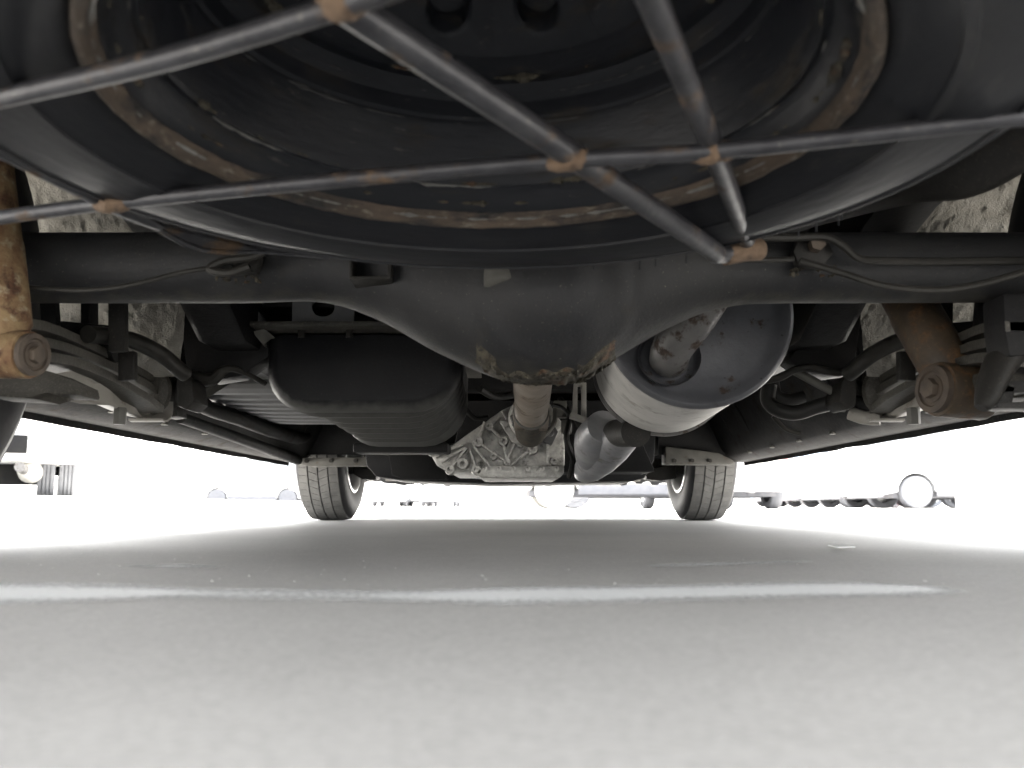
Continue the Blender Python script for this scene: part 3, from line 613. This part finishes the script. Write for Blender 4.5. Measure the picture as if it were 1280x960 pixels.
for pth, r in (([(700, 498, 2.05), (712, 520, 2.0), (708, 548, 1.98), (716, 575, 2.0), (712, 596, 2.05)], .007), ([(690, 506, 2.0), (706, 512, 1.98), (722, 540, 1.96), (718, 560, 2.0)], .0045), ([(560, 470, 2.0), (575, 500, 2.02), (592, 522, 2.05), (610, 522, 2.06)], .006), ([(600, 486, 1.9), (618, 496, 1.95), (640, 494, 2.0)], .008)):
    MB().tube(PL(pth), r, 8, 5).build('gearbox_cable', M['hose'], van)
for x, y, d in ((700, 512, .03), (708, 534, .024), (724, 556, .02)): MB().box(P(x, y, 2.02), (d, .03, d * 1.3)).build('cable_clip', M['khaki'], van, bevel=.003)
b = MB(); b.prism([P(580, 500, 2.3), P(780, 500, 2.3), P(820, 590, 2.5), P(560, 590, 2.5)], (0, .3, 0)); b.build('engine_block', M['under'], van, bevel=.01)

# --- front undercover, crossmembers, suspension arms
b = MB(); b.prism([P(x, y, 2.74) for x, y in ((455, 560), (820, 540), (818, 575), (806, 598), (790, 602), (620, 605), (560, 603), (500, 600), (470, 596), (458, 582))], (0, .35, -.002)); b.build('splash_shield', M['tank'], van, bevel=.008)
b = MB(); b.prism([P(x, y, 2.70) for x, y in ((462, 562), (548, 562), (560, 600), (505, 599), (490, 594), (486, 570))], (0, .02, 0)); b.build('shield_panel', M['under'], van, bevel=.003)
rj = random.Random(11)
YF = 3.85
top = [(448, 596), (850, 596)]
bot = [(855, 597)]
for k in range(42):
    x = 850 - k * 9.6; yb = 604 + 2.5 * math.sin((x - 450) / 400 * math.pi) + rj.choice((-3, -1, 0, 0, 1, 2)); bot += [(x, yb), (x - 6, yb + rj.choice((0, 0, -1, 1)))]
bot.append((446, 598))
b = MB(); b.prism([P(x, y, YF) for x, y in [(446, 592), (852, 592)] + bot], (0, .05, 0)); fv = b.build('front_valance', M['plastic'], van, bevel=0)
for x0_, x1_ in ((482, 520), (526, 552), (560, 590), (690, 742), (752, 800)):  # pale strips added to stand for daylight through gaps along the valance
    MB().bar(P(x0_, 600, YF - .02), P(x1_, 600.5, YF - .02), .02, .007, (0, 0, 1)).build('valance_gap_light', M['bright'], fv)
for sx, pts, arm in ((-1, ((368, 573), (460, 571), (460, 582), (386, 583), (372, 580)), ((440, 582), (472, 588), (470, 600), (452, 599), (440, 592))), (1, ((832, 558), (898, 566), (918, 576), (916, 581), (832, 580)), ((806, 588), (845, 580), (846, 598), (826, 601), (808, 599)))):
    b = MB(); b.prism([P(x, y, 2.88) for x, y in pts], (0, .08, 0)); jb = b.build('jack_bracket', M['khaki'], van, bevel=.004)
    for k in range(3):
        t = (k + .5) / 3; MB().cyl(P(pts[0][0] + (pts[1][0] - pts[0][0]) * t, 576, 2.877), (0, 1, 0), .007, .012, 6).build('bolt', M['line'], jb)
    b = MB(); b.prism([P(x, y, 3.2) for x, y in arm], (0, .08, 0)); b.build('lower_arm', M['chassis'], van, bevel=.006)
    MB().tube([Vector((v(sx * .42), 3.3, .22)), Vector((v(sx * .55), 3.28, .20)), Vector((v(sx * .66), 3.28, .20))], [.03, .026, .035], 14, 3).build('steering_knuckle', M['chassis'], van)
MB().box((VX, 3.15, .33), (.95, .25, .16)).build('front_crossmember', M['under'], van, bevel=.02)
MB().box((VX, 3.45, .36), (.96, .5, .30)).build('engine_sump_cover', M['under'], van, bevel=.03)
for sx in (-1, 1):
    b = MB(); rr = []
    for i in range(25):
        a = R(-14 + 208 * i / 24); rr.append([Vector((v(sx * x), FY + .372 * math.cos(a), .31 + .372 * math.sin(a))) for x in (.47, .56, .68, .79)])
    b.loft(rr, caps=False, closed=False); b.add([q for r_ in rr for q in (r_[0],)], [tuple(range(25))]); b.build('front_wheel_arch', M['under'], van)
    MB().box((v(sx * .60), 2.95, .46), (.36, .10, .16)).build('floor_step', M['under'], van, bevel=.01)
# right-hand hoses: filler hose, breather, clips
for pth, r, m, nm in (([(962, 480, 1.34), (960, 500, 1.34), (972, 512, 1.33), (995, 516, 1.32), (1022, 508, 1.31), (1050, 502, 1.30), (1076, 505, 1.28), (1098, 514, 1.27)], .0115, 'hose', 'filler_hose'),
                      ([(966, 478, 1.36), (970, 494, 1.36), (985, 500, 1.36), (1005, 496, 1.36)], .010, 'hose', 'breather_hose'),
                      ([(955, 476, 1.30), (975, 472, 1.29), (992, 463, 1.28), (1012, 459, 1.27), (1030, 463, 1.26), (1050, 466, 1.26), (1072, 458, 1.25)], .0055, 'line', 'handbrake_cable'),
                      ([(994, 464, 1.30), (1016, 476, 1.29), (1042, 490, 1.28), (1050, 493, 1.28)], .0065, 'khaki', 'fuel_pipe'),
                      ([(1062, 516, 1.28), (1080, 522, 1.27), (1100, 523, 1.26)], .010, 'plate', 'fuel_pipe'),
                      ([(966, 520, 1.5), (982, 536, 1.5), (1000, 542, 1.5)], .004, 'line', 'drain_hose')):
    MB().tube(PL(pth), r, 12, 6).build(nm, M[m], van)
MB().cyl(P(1051, 494, 1.275), (1, 0, -.4), .011, .022, 12).build('pipe_union', M['bright'], van, bevel=.002)
MB().cyl(P(1052, 502, 1.30), (1, 0, -.1), .0155, .010, 16).build('hose_clip', M['line'], van)

# --- spare wheel carrier (basket of rods)
car_ = MB().tube([P(430, 6, .315), P(690, 178, .435), P(880, 305, .60), P(898, 317, .625), P(930, 313, .64), P(948, 312, .645)], .0072, 14, 6).build('spare_carrier', M['rod'], van)
MB().tube([P(790, -60, .29), P(815, 0, .32), P(893, 190, .455), P(934, 300, .625)], [.0062, .0062, .006, .006], 14, 4).build('carrier_rod', M['rod'], car_)
MB().tube([P(-120, 150, .42), P(0, 122, .385), P(215, 72, .345), P(430, 6, .305), P(520, -26, .29)], .0048, 12, 4).build('carrier_rod', M['rod'], car_)
MB().tube([P(-140, 292, .58), P(0, 272, .555), P(145, 253, .53), P(400, 227, .49), P(710, 200, .45), P(893, 189, .44), P(1280, 146, .405), P(1420, 128, .39)], .0046, 12, 4).build('carrier_rod', M['rod'], car_)
MB().tube([P(-130, 118, .40), P(0, 182, .46), P(145, 256, .545), P(200, 283, .585)], [.0068, .0068, .0064, .003], 14, 5).build('carrier_rod', M['rod'], car_)
b = MB(); b.prism([P(150, 248, .55), P(205, 264, .60), P(250, 287, .64), P(310, 305, .675), P(410, 322, .70), P(330, 314, .69), P(253, 312, .655), P(190, 281, .60)], (0, .012, .002)); b.build('carrier_plate', M['rod'], car_, bevel=.001)
MB().tube([P(165, 267, .558), P(190, 282, .598), P(253, 313, .653), P(330, 315, .688), P(412, 323, .698)], [.0022, .0024, .0022, .0018, .001], 8, 3).build('plate_edge', M['rod'], car_)
for (x, y, Y, dx_) in ((145, 253, .53, 22), (710, 200, .45, 26), (893, 190, .442, 26), (430, 5, .306, 26)):
    MB().tube([P(x - dx_, y + dx_ * .11, Y + .004), P(x - dx_ * .4, y + 2, Y), P(x + dx_ * .4, y - 1, Y - .001), P(x + dx_, y - dx_ * .11, Y - .002)], [.0043, .0060, .0058, .0042], 14, 5, .25).build('weld', M['weld'], car_)
MB().tube([P(905, 318, .632), P(930, 313, .638), P(950, 312, .644)], .0085, 14, 3).build('rod_end', M['weld'], car_, bevel=.001)
MB().cyl(P(928, 298, .64), (.2, -1, .4), .007, .02, 10).build('rod_bolt', M['bright'], car_)

# --- body shell: sides, roof, tail, bumper, screens
def side_panel(sx):
    ol = [(-.02, .34)]
    for k in range(13): a = R(180 - 15 * k); ol.append((AXY + .375 * math.cos(a), max(.31 + .375 * math.sin(a), .24)))
    ol += [(1.26, .205), (2.9, .205)]
    for k in range(13): a = R(180 - 15 * k); ol.append((FY + .36 * math.cos(a), max(.31 + .36 * math.sin(a), .23)))
    ol += [(3.95, .25), (4.12, .40), (4.14, .75), (4.02, 1.0), (3.5, 1.72), (3.3, 1.86), (.1, 1.9), (.02, 1.8), (-.02, .9)]
    return MB().prism([(v(sx * .80), y, z) for y, z in ol], (sx * .025, 0, 0))
for sx in (-1, 1):
    sd = side_panel(sx).build('body_side', M['white'], van, bevel=.004)
    for ya, yb in ((.2, 1.0), (1.15, 2.2), (2.35, 3.35)):
        q = [(ya, 1.1), (yb + (.22 if yb > 3 else 0), 1.1), (yb - (.1 if yb > 3 else 0), 1.62), (ya, 1.62)]
        MB().prism([(v(sx * .822), y, z) for y, z in q], (sx * .008, 0, 0)).build('side_window', M['glass'], sd, bevel=.003)
MB().box((VX, 1.7, 1.885), (1.6, 3.25, .03)).build('roof', M['white'], van, bevel=.006)
b = MB(); b.prism([(v(-.8), -.018, .55), (v(.8), -.018, .55), (v(.76), .06, 1.86), (v(-.76), .06, 1.86)], (0, .03, 0)); tg = b.build('tailgate', M['white'], van, bevel=.004)
b = MB(); b.prism([(v(-.66), -.008, 1.12), (v(.66), -.008, 1.12), (v(.62), .03, 1.68), (v(-.62), .03, 1.68)], (0, -.01, 0)); b.build('rear_window', M['glass'], tg)
for sx in (-1, 1): MB().box((v(sx * .76), -.045, .82), (.09, .04, .36)).build('tail_lamp', M['lampr'], van, bevel=.008)
MB().box((VX, -.06, .44), (1.62, .10, .17)).build('rear_bumper', M['plastic'], van, bevel=.02)
MB().box((VX, 4.10, .40), (1.6, .12, .34)).build('front_bumper', M['white'], van, bevel=.03)
b = MB(); b.prism([(v(-.79), 4.12, .57), (v(.79), 4.12, .57), (v(.79), 4.02, .98), (v(-.79), 4.02, .98)], (0, .02, 0)); b.build('front_panel', M['white'], van, bevel=.004)
b = MB(); b.prism([(v(-.77), 4.0, 1.0), (v(.77), 4.0, 1.0), (v(.70), 3.45, 1.8), (v(-.70), 3.45, 1.8)], (0, .02, .01)); b.build('windscreen', M['glass'], van)
for sx in (-1, 1): MB().box((v(sx * .62), 4.145, .70), (.24, .03, .14)).build('headlamp', M['lampw'], van, bevel=.01)

# ------------------------------------------------------------------ spare wheel
SX, SY, SZ = -.014, .423, .2525
spare = empty('spare_wheel', (SX, SY, SZ)); c = Vector((SX, SY, SZ)); up = Vector((0, 0, 1))
tag(spare, 'spare wheel with rusty rim flange lying in the rod carrier under the van tail', 'spare wheel')
b = MB().lathe([(.179, .014), (.187, .004), (.193, -.0005), (.203, -.005), (.216, -.0095), (.2165, -.0112), (.222, -.012), (.2225, -.011), (.242, -.0135), (.258, -.0115), (.2585, -.013), (.263, -.0115), (.2635, -.0095), (.275, -.004), (.284, .008), (.291, .026), (.295, .052), (.295, .095), (.288, .125), (.266, .150), (.22, .158), (.185, .15)], c, up, 128)
ty = b.build('tyre', M['rubber'], spare, ang=28)
b = MB()
for k in range(44):
    a = 2 * math.pi * k / 44; d = Vector((math.cos(a), math.sin(a), 0)); t_ = Vector((-d.y, d.x, 0))
    b.bar(c + d * .290 + up * .024, c + d * .2945 + up * .046, .012, .006, d)
b.build('shoulder_lugs', M['rubber'], ty)
b = MB()
for px_, py_ in ((858, 318), (820, 322), (742, 326), (800, 326), (1048, 268), (1020, 276), (998, 284), (1052, 262)):
    q = P(px_, py_, .70 if px_ < 900 else .60); b.cyl(q, (.05, 0, 1), .0006, .016, 5)
b.build('moulding_spews', M['rubber'], ty)
b = MB().lathe([(.1785, .0065), (.1818, .001), (.1838, -.0018), (.1862, -.0026), (.1882, -.001), (.1887, .004), (.187, .010)], c, up, 144)
for i in range(len(b.v)):
    q = b.v[i]; n_ = noise.noise(q * 110); b.v[i] = q + Vector((0, 0, .0011 * n_)) - (q - c).normalized() * .0007 * noise.noise(q * 190)
b.build('rim_flange', M['flange'], spare, ang=60)
rim = MB().lathe([(.1785, .0065), (.1745, .011), (.1715, .018), (.1675, .0215), (.1635, .0205), (.1615, .025), (.1555, .05), (.152, .058), (.1515, .062), (.1495, .064), (.148, .074), (.1445, .0775), (.1425, .079), (.139, .083), (.133, .083), (.128, .0835), (.12, .0865), (.112, .088)], c, up, 128).build('rim_barrel', M['rim'], spare, ang=32)
# bright scuffs and rust scabs where the paint has chipped off the rim's edges
def scuff(name, r0_, h0, wd_, seed, m, thr, par):
    b = MB(); N_ = 720
    def wdt(k):
        t_ = 2 * math.pi * k / N_; a_ = noise.fractal(Vector((math.cos(t_) * 5, math.sin(t_) * 5, seed)), .7, 2.2, 5)
        return max(0, a_ - thr) * wd_
    for k in range(N_):
        w0, w1 = wdt(k), wdt(k + 1)
        if w0 <= 0 and w1 <= 0: continue
        ring = []
        for t_, w_ in ((2 * math.pi * k / N_, w0), (2 * math.pi * (k + 1) / N_, w1)):
            d_ = Vector((math.cos(t_), math.sin(t_), 0)); w_ = max(w_, .00005)
            ring.append([c + d_ * (r0_ + w_ * math.cos(q_)) + up * (h0 + w_ * math.sin(q_)) for q_ in (0, 1.26, 2.51, 3.77, 5.03)])
        b.loft(ring, caps=False)
    if b.v: b.build(name, m, par, ang=60)['kind'] = 'stuff'
scuff('edge_scuff', .1805, .0022, .0030, 3.1, M['scuff_glint'], -.05, rim)
scuff('edge_scuff', .1670, .0212, .0022, 7.7, M['scuff_glint'], .12, rim)
scuff('edge_scuff', .1515, .0600, .0016, 1.3, M['scuffd'], -.05, rim)
scuff('edge_scuff', .1440, .0775, .0018, 5.9, M['scuffd'], .0, rim)
scuff('rust_scab', .1625, .0215, .0060, 9.2, M['crust'], .28, rim)
scuff('rust_scab', .1300, .0828, .0060, 4.4, M['crust'], .2, rim)
scuff('rust_scab', .1740, .0115, .0060, 2.4, M['crust'], .25, rim)
# disc with a ring of round ventilation holes
NH = 10; ring_r, hr = .088, .0128; b = MB(); zd = .088
def dz_(r): return zd + (.0 if r > .06 else (.06 - r) * -.6)
for k in range(NH):
    a0 = 2 * math.pi * (k + .5) / NH + R(88.5); hc = Vector((ring_r * math.cos(a0), ring_r * math.sin(a0), zd)); n = 24
    hole = []; outr = []; hw = math.pi / NH; tl = [2 * math.pi * i / n for i in range(n)]
    for rad_ in (.1125, .062):
        for sg in (-1, 1):
            cx_, cy_ = rad_ * math.cos(hw) - ring_r, sg * rad_ * math.sin(hw); tl.append(math.atan2(cy_, cx_) % (2 * math.pi))
    tl.sort(); n = len(tl)
    for i in range(n):
        t_ = tl[i]; hole.append(c + hc + Vector((hr * math.cos(t_ + a0), hr * math.sin(t_ + a0), 0)))
    hl2 = [c + hc + (q - c - hc) * 1.16 + Vector((0, 0, -.0022)) for q in hole]; hl3 = [q + Vector((0, 0, .012)) for q in hole]
    for i in range(n):
        t_ = tl[i]; # project on the sector boundary
        dx_, dy_ = math.cos(t_), math.sin(t_); hw = math.pi / NH; best = 9
        for rad_, sg in ((.1125, 1), (.062, -1)):
            B = ring_r * dx_; C_ = ring_r ** 2 - rad_ ** 2; D_ = B * B - C_
            if D_ >= 0:
                for s_ in (-1, 1):
                    tt = -B + s_ * math.sqrt(D_)
                    if tt > 1e-4: best = min(best, tt)
        for sg in (-1, 1):
            nx_, ny_ = -math.sin(sg * hw), math.cos(sg * hw); den = nx_ * dx_ + ny_ * dy_; num = -nx_ * ring_r
            if abs(den) > 1e-6 and num / den > 1e-4: best = min(best, num / den)
        lx, ly = ring_r + best * dx_, best * dy_
        ca_, sa_ = math.cos(a0), math.sin(a0); outr.append(c + Vector((lx * ca_ - ly * sa_, lx * sa_ + ly * ca_, zd)))
    b.loft([hl3, hole, hl2, outr], caps=False)
    
for i, q in enumerate(b.v):
    r_ = math.hypot(q.x - c.x, q.y - c.y); b.v[i] = q + up * (.75 * max(0, .1125 - r_))
zh = zd + .0376
b.lathe([(.0625, zh), (.052, zh + .001), (.045, zh - .006), (.030, zh - .006), (.028, zh + .01)], c, up, 64)
b.lathe([(.1125, zd + .014), (.062, zh + .014), (.028, zh + .02)], c, up, 48)
b.build('rim_disc', M['rim'], spare, ang=35)
for q_, w_ in (((968, 289), 16), ((992, 281), 20), ((1022, 272), 24), ((1040, 262), 12), ((908, 302), 12)):  # pale chips stand in for light reflecting off the sidewall's raised edge
    b = MB(); Yq = .655 if q_[0] < 950 else .62; x_, y_ = q_
    b.prism([P(x_ - w_, y_ + w_ * .28, Yq), P(x_ - w_ * .5, y_ - 1, Yq), P(x_ + w_ * .6, y_ - w_ * .42, Yq), P(x_ + w_, y_ - w_ * .38, Yq), P(x_ + w_ * .2, y_ + 2, Yq)], (0, .004, .002)); b.build('sidewall_glint', M['scuff_glint'], ty, bevel=.0006)
b = MB(); b.tube([P(572, 286, .655), P(576, 292, .665), P(571, 300, .675), P(574, 306, .68)], [.002, .003, .0025, .0015], 8, 3); b.build('paint_mark', mat('yellow_paint_mark', (.42, .38, .12), (.3, .28, .1), 90, .7, bump=.2), ty)

# ------------------------------------------------------------------ parked vehicles beyond
def car_body(prof, wb, wr, W, taper, belt):
    """prof: (u, z) side outline above the sill from tail to nose; wheel openings cut along the sill"""
    base = []; 
    u1 = prof[-1][0]; u0 = prof[0][0]
    for cx in wb[::-1]:
        base += [(cx + (wr + .05) * math.cos(R(a)), max(.20, wr + (wr + .05) * math.sin(R(a)))) for a in range(0, 181, 20)]
    ol = list(prof) + [(u1, .24)] + base + [(u0, .26)]
    L_ = []; Rr = []
    for u, z in ol:
        hw = W / 2 - (taper * max(0, z - belt))
        L_.append(Vector((u, -hw, z))); Rr.append(Vector((u, hw, z)))
    return MB().loft([L_, Rr])
CARS = {
 'hatchback': dict(prof=[(-1.85, .35), (-1.88, .8), (-1.72, 1.0), (-1.45, 1.42), (-1.0, 1.5), (.1, 1.48), (.95, .98), (1.7, .85), (1.86, .62), (1.86, .35)], wb=(-1.2, 1.2), wr=.3, W=1.66, taper=.28, belt=.9, win=[(-1.45, .98), (.72, .98), (.05, 1.40), (-1.3, 1.38)]),
 'van': dict(prof=[(-2.1, .35), (-2.12, 1.0), (-2.0, 1.85), (-1.8, 1.92), (1.3, 1.9), (1.95, 1.05), (2.12, .9), (2.14, .35)], wb=(-1.2, 1.25), wr=.31, W=1.68, taper=.12, belt=1.0, win=[(-1.8, 1.08), (1.75, 1.08), (1.2, 1.68), (-1.8, 1.68)]),
 'sedan': dict(prof=[(-2.2, .38), (-2.22, .85), (-1.5, .96), (-.95, 1.36), (-.4, 1.43), (.3, 1.4), (1.0, .96), (2.05, .8), (2.22, .6), (2.22, .35)], wb=(-1.3, 1.35), wr=.31, W=1.7, taper=.3, belt=.9, win=[(-1.2, .98), (.82, .98), (.25, 1.33), (-.85, 1.32)]),
}
def make_car(kind, paint, name, rim='silver', tyre='bgtyre'):
    k = CARS[kind]; root = empty(name, (0, 0, 0))
    body = car_body(k['prof'], k['wb'], k['wr'], k['W'], k['taper'], k['belt']).build('body', M[paint], root, bevel=.02)
    for s_ in (-1, 1):
        q = [Vector((u, s_ * (k['W'] / 2 - k['taper'] * (z - k['belt']) + .003), z)) for u, z in k['win']]
        MB().prism(q, (0, s_ * .008, 0)).build('side_window', M['glass'], root)
        for u in k['wb']:
            c_ = Vector((u, s_ * (k['W'] / 2 - .10), k['wr'])); wr = k['wr']
            t = MB().lathe([(wr * .62, -.08), (wr * .95, -.09), (wr, -.07), (wr, .07), (wr * .95, .09), (wr * .62, .085), (wr * .60, .05)], c_, (0, s_, 0), 28).build('wheel', M[tyre], root, ang=40)
            MB().lathe([(wr * .66, .07), (wr * .60, .095), (wr * .3, .085), (.001, .08)], c_, (0, s_, 0), 24).build('rim', M[rim], t)
    p = k['prof']
    MB().box((p[-1][0] + .01, 0, .42), (.08, k['W'] * .94, .2)).build('front_bumper', M[paint], root, bevel=.02)
    MB().box((p[0][0] - .01, 0, .45), (.08, k['W'] * .94, .2)).build('rear_bumper', M[paint], root, bevel=.02)
    for s_ in (-1, 1):
        MB().box((p[-1][0] - .02, s_ * k['W'] * .38, .68), (.06, .26, .12)).build('headlamp', M['lampw'], root, bevel=.01)
        MB().box((p[0][0] - .012, s_ * k['W'] * .42, .82), (.04, .14, .2)).build('tail_lamp', M['lampr'], root, bevel=.01)
    for s_ in (-1, 1):
        MB().box(((k['wb'][0] + k['wb'][1]) / 2, s_ * (k['W'] / 2 - .02), .30), (k['wb'][1] - k['wb'][0] - 2 * k['wr'] - .12, .06, .16)).build('side_skirt', M['bgunder'], root, bevel=.01)
    MB().box((p[-1][0] - .02, 0, .27), (.12, k['W'] * .9, .14)).build('front_skirt', M['bgunder'], root, bevel=.01)
    MB().box((0, 0, .24), (k['prof'][-1][0] * 1.7, k['W'] * .8, .1)).build('underside', M['bgunder'], root)
    return root
def place(o, x, y, rz, z=0): o.location = (x, y, z); o.rotation_euler = (0, 0, R(rz)); return o
# right-hand row, noses to the left, each set back and to the right of the last
row = [('hatchback', 'silverp', 1143, 16.3, 'silver hatchback at the near end of the parked row right of the van', 'silver'),
       ('van', 'white', 1103, 18.6, 'white van with dark wheels, second from the near end of the right row', 'bgtyre'),
       ('hatchback', 'bluep', 1063, 20.8, 'pale blue hatchback with bright wheels, third in the right row', 'silver'),
       ('sedan', 'white', 1036, 23.2, 'white sedan between a blue hatchback and a red hatchback in the right row', 'silver'),
       ('hatchback', 'redp', 1012, 25.6, 'red hatchback parked in the right row', 'silver'),
       ('sedan', 'silverp', 992, 28.0, 'silver sedan beyond the red hatchback in the right row', 'bgtyre'),
       ('van', 'bluep', 968, 30.5, 'pale blue van at the far end of the right row', 'silver')]
for kd, pt, px_, Y_, lb, rm_ in row:
    o = make_car(kd, pt, 'parked_' + ('car' if kd != 'van' else 'van'), rm_); xw = (px_ - 640) / FPX * Y_
    place(o, xw + CARS[kd]['wb'][1], Y_ + CARS[kd]['W'] / 2, 180)
    tag(o, lb, 'car' if kd != 'van' else 'van', 'vehicles parked in the row at the right')
# middle distance, framed by the front wheels
o = place(make_car('hatchback', 'white', 'parked_car', 'white', 'concrete'), (690 - 640) / FPX * 13.6 + 1.2, 14.3, 0); o.rotation_euler.z = R(2)
tag(o, 'white hatchback with pale wheel discs seen between the front wheels of the van', 'car')
o = place(make_car('sedan', 'silverp', 'parked_car', 'bgtyre'), (716 - 640) / FPX * 16 + 1.35, 17.2, 0)
tag(o, 'silver sedan with dark wheels just behind the white hatchback', 'car')
o = place(make_car('hatchback', 'white', 'parked_car', 'white'), 3.30, 15.2, 94)
tag(o, 'white hatchback facing away, wheel showing beside the right front tyre of the van', 'car')
for px_, Y_, kd, lb in ((486, 42, 'van', 'white van far off, leftmost of three between the front wheels'), (520, 44, 'sedan', 'silver sedan far off, middle one of three between the front wheels'), (548, 40, 'hatchback', 'white hatchback far off, rightmost of three left of centre')):
    o = place(make_car(kd, 'silverp' if kd == 'sedan' else 'white', 'parked_van' if kd == 'van' else 'parked_car', 'bgtyre'), (px_ - 640) / FPX * Y_, Y_ + 2, 90)
    tag(o, lb, 'van' if kd == 'van' else 'car', 'far vehicles left of centre')
o = place(make_car('van', 'white', 'parked_van', 'bgtyre'), (322 - 640) / FPX * 31, 31.5, 180)
tag(o, 'white van far off to the left, one wheel showing below the sill', 'van')

# raised apron at left with a kerb, carrying the truck
b = MB(); b.prism([(-60, 8.5, 0), (-4.6, 8.5, 0), (-4.9, 26, 0), (-60, 26, 0)], (0, 0, .15)); struct(b.build('raised_pavement', M['concrete'], bevel=.02))
tk = empty('parked_truck', (-6.1, 10.3, .15))
tag(tk, 'white box truck parked on the raised pavement at left, dual rear tyres and exhaust showing', 'truck')
TX, TYY, TZ = -6.1, 10.3, .15
MB().box((TX, TYY + 1.6, TZ + 1.575), (1.95, 4.6, 2.35)).build('cargo_box', M['white'], tk, bevel=.03)
b = MB(); b.prism([(TX - .9, TYY + 4.0, TZ + .5), (TX - .9, TYY + 5.5, TZ + .5), (TX - .9, TYY + 5.55, TZ + 1.2), (TX - .9, TYY + 5.2, TZ + 2.0), (TX - .9, TYY + 4.0, TZ + 2.05)], (1.8, 0, 0)); b.build('cab', M['white'], tk, bevel=.04)
MB().box((TX, TYY + 2.0, TZ + .58), (.8, 5.6, .2)).build('chassis_frame', M['under'], tk, bevel=.01)
MB().box((TX - .1, TYY + .3, TZ + .28), (1.25, .1, .26)).build('rear_crossbar', M['under'], tk, bevel=.01)
MB().tube([(TX - .75, TYY + .42, TZ + .33), (TX - .15, TYY + .42, TZ + .33), (TX, TYY + .42, TZ + .34), (TX + .15, TYY + .42, TZ + .33), (TX + .75, TYY + .42, TZ + .33)], [.06, .07, .16, .07, .06], 16, 4).build('rear_axle', M['under'], tk)
for sx in (-1, 1):
    for k in (0, 1):
        c_ = Vector((TX + sx * (.83 - .235 * k), TYY + .42, TZ + .34)); t = MB().lathe([(.2, -.085), (.33, -.095), (.34, -.075), (.34, -.05), (.322, -.047), (.322, -.038), (.34, -.035), (.34, -.006), (.322, -.004), (.322, .004), (.34, .006), (.34, .035), (.322, .038), (.322, .047), (.34, .05), (.34, .075), (.33, .095), (.2, .085), (.19, .03)], c_, (sx, 0, 0), 36).build('dual_tyre', M['bgtyre'], tk, ang=40)
        MB().lathe([(.205, -.08), (.19, .04), (.1, .05), (.001, .05)], c_, (sx, 0, 0), 24).build('rim', M['silver'], t)
    t = MB().lathe([(.2, -.085), (.33, -.095), (.34, -.075), (.34, .075), (.33, .095), (.2, .085)], (TX + sx * .80, TYY + 4.3, TZ + .34), (sx, 0, 0), 32).build('front_tyre', M['bgtyre'], tk, ang=40)
MB().tube([(TX + .48, TYY + .5, TZ + .30), (TX + .42, TYY + .0, TZ + .30), (TX + .36, TYY - .3, TZ + .31)], [.13, .13, .06], 18, 4).build('silencer', M['muffler'], tk)
MB().tube([(TX + .37, TYY - .25, TZ + .31), (TX + .34, TYY - .75, TZ + .33)], .055, 16).build('exhaust_tip', M['pipe'], tk)
tk.rotation_euler.z = R(27)
# posts and the pale boundary wall
for px_, Y_, lb in ((181, 20, 'slim grey post standing left of its twin behind the truck'), (228, 20.5, 'slim grey post standing right of its twin, nearer the van')):
    x = (px_ - 640) / FPX * Y_; b = MB(); b.cyl((x, Y_, 1.4), (0, 0, 1), .06, 2.5, 16); b.cyl((x, Y_, .163), (0, 0, 1), .11, .025, 16)
    tag(b.build('post', mat('galvanised_' + str(px_), (.5, .5, .52), (.56, .56, .58), 6, .5, .3, bump=.1)), lb, 'post', 'slim posts at left')
x = (1193 - 640) / FPX * 15
wl = MB().box((x + 3.1, 15, 1.1), (6.2, .2, 2.2)).build('boundary_wall', M['white'], bevel=.01)
tag(wl, 'plain white wall standing at the right edge beyond the parked row', 'wall')
MB().box((x + 3.1, 15, 2.23), (6.3, .28, .06)).build('coping', M['concrete'], wl, bevel=.01)
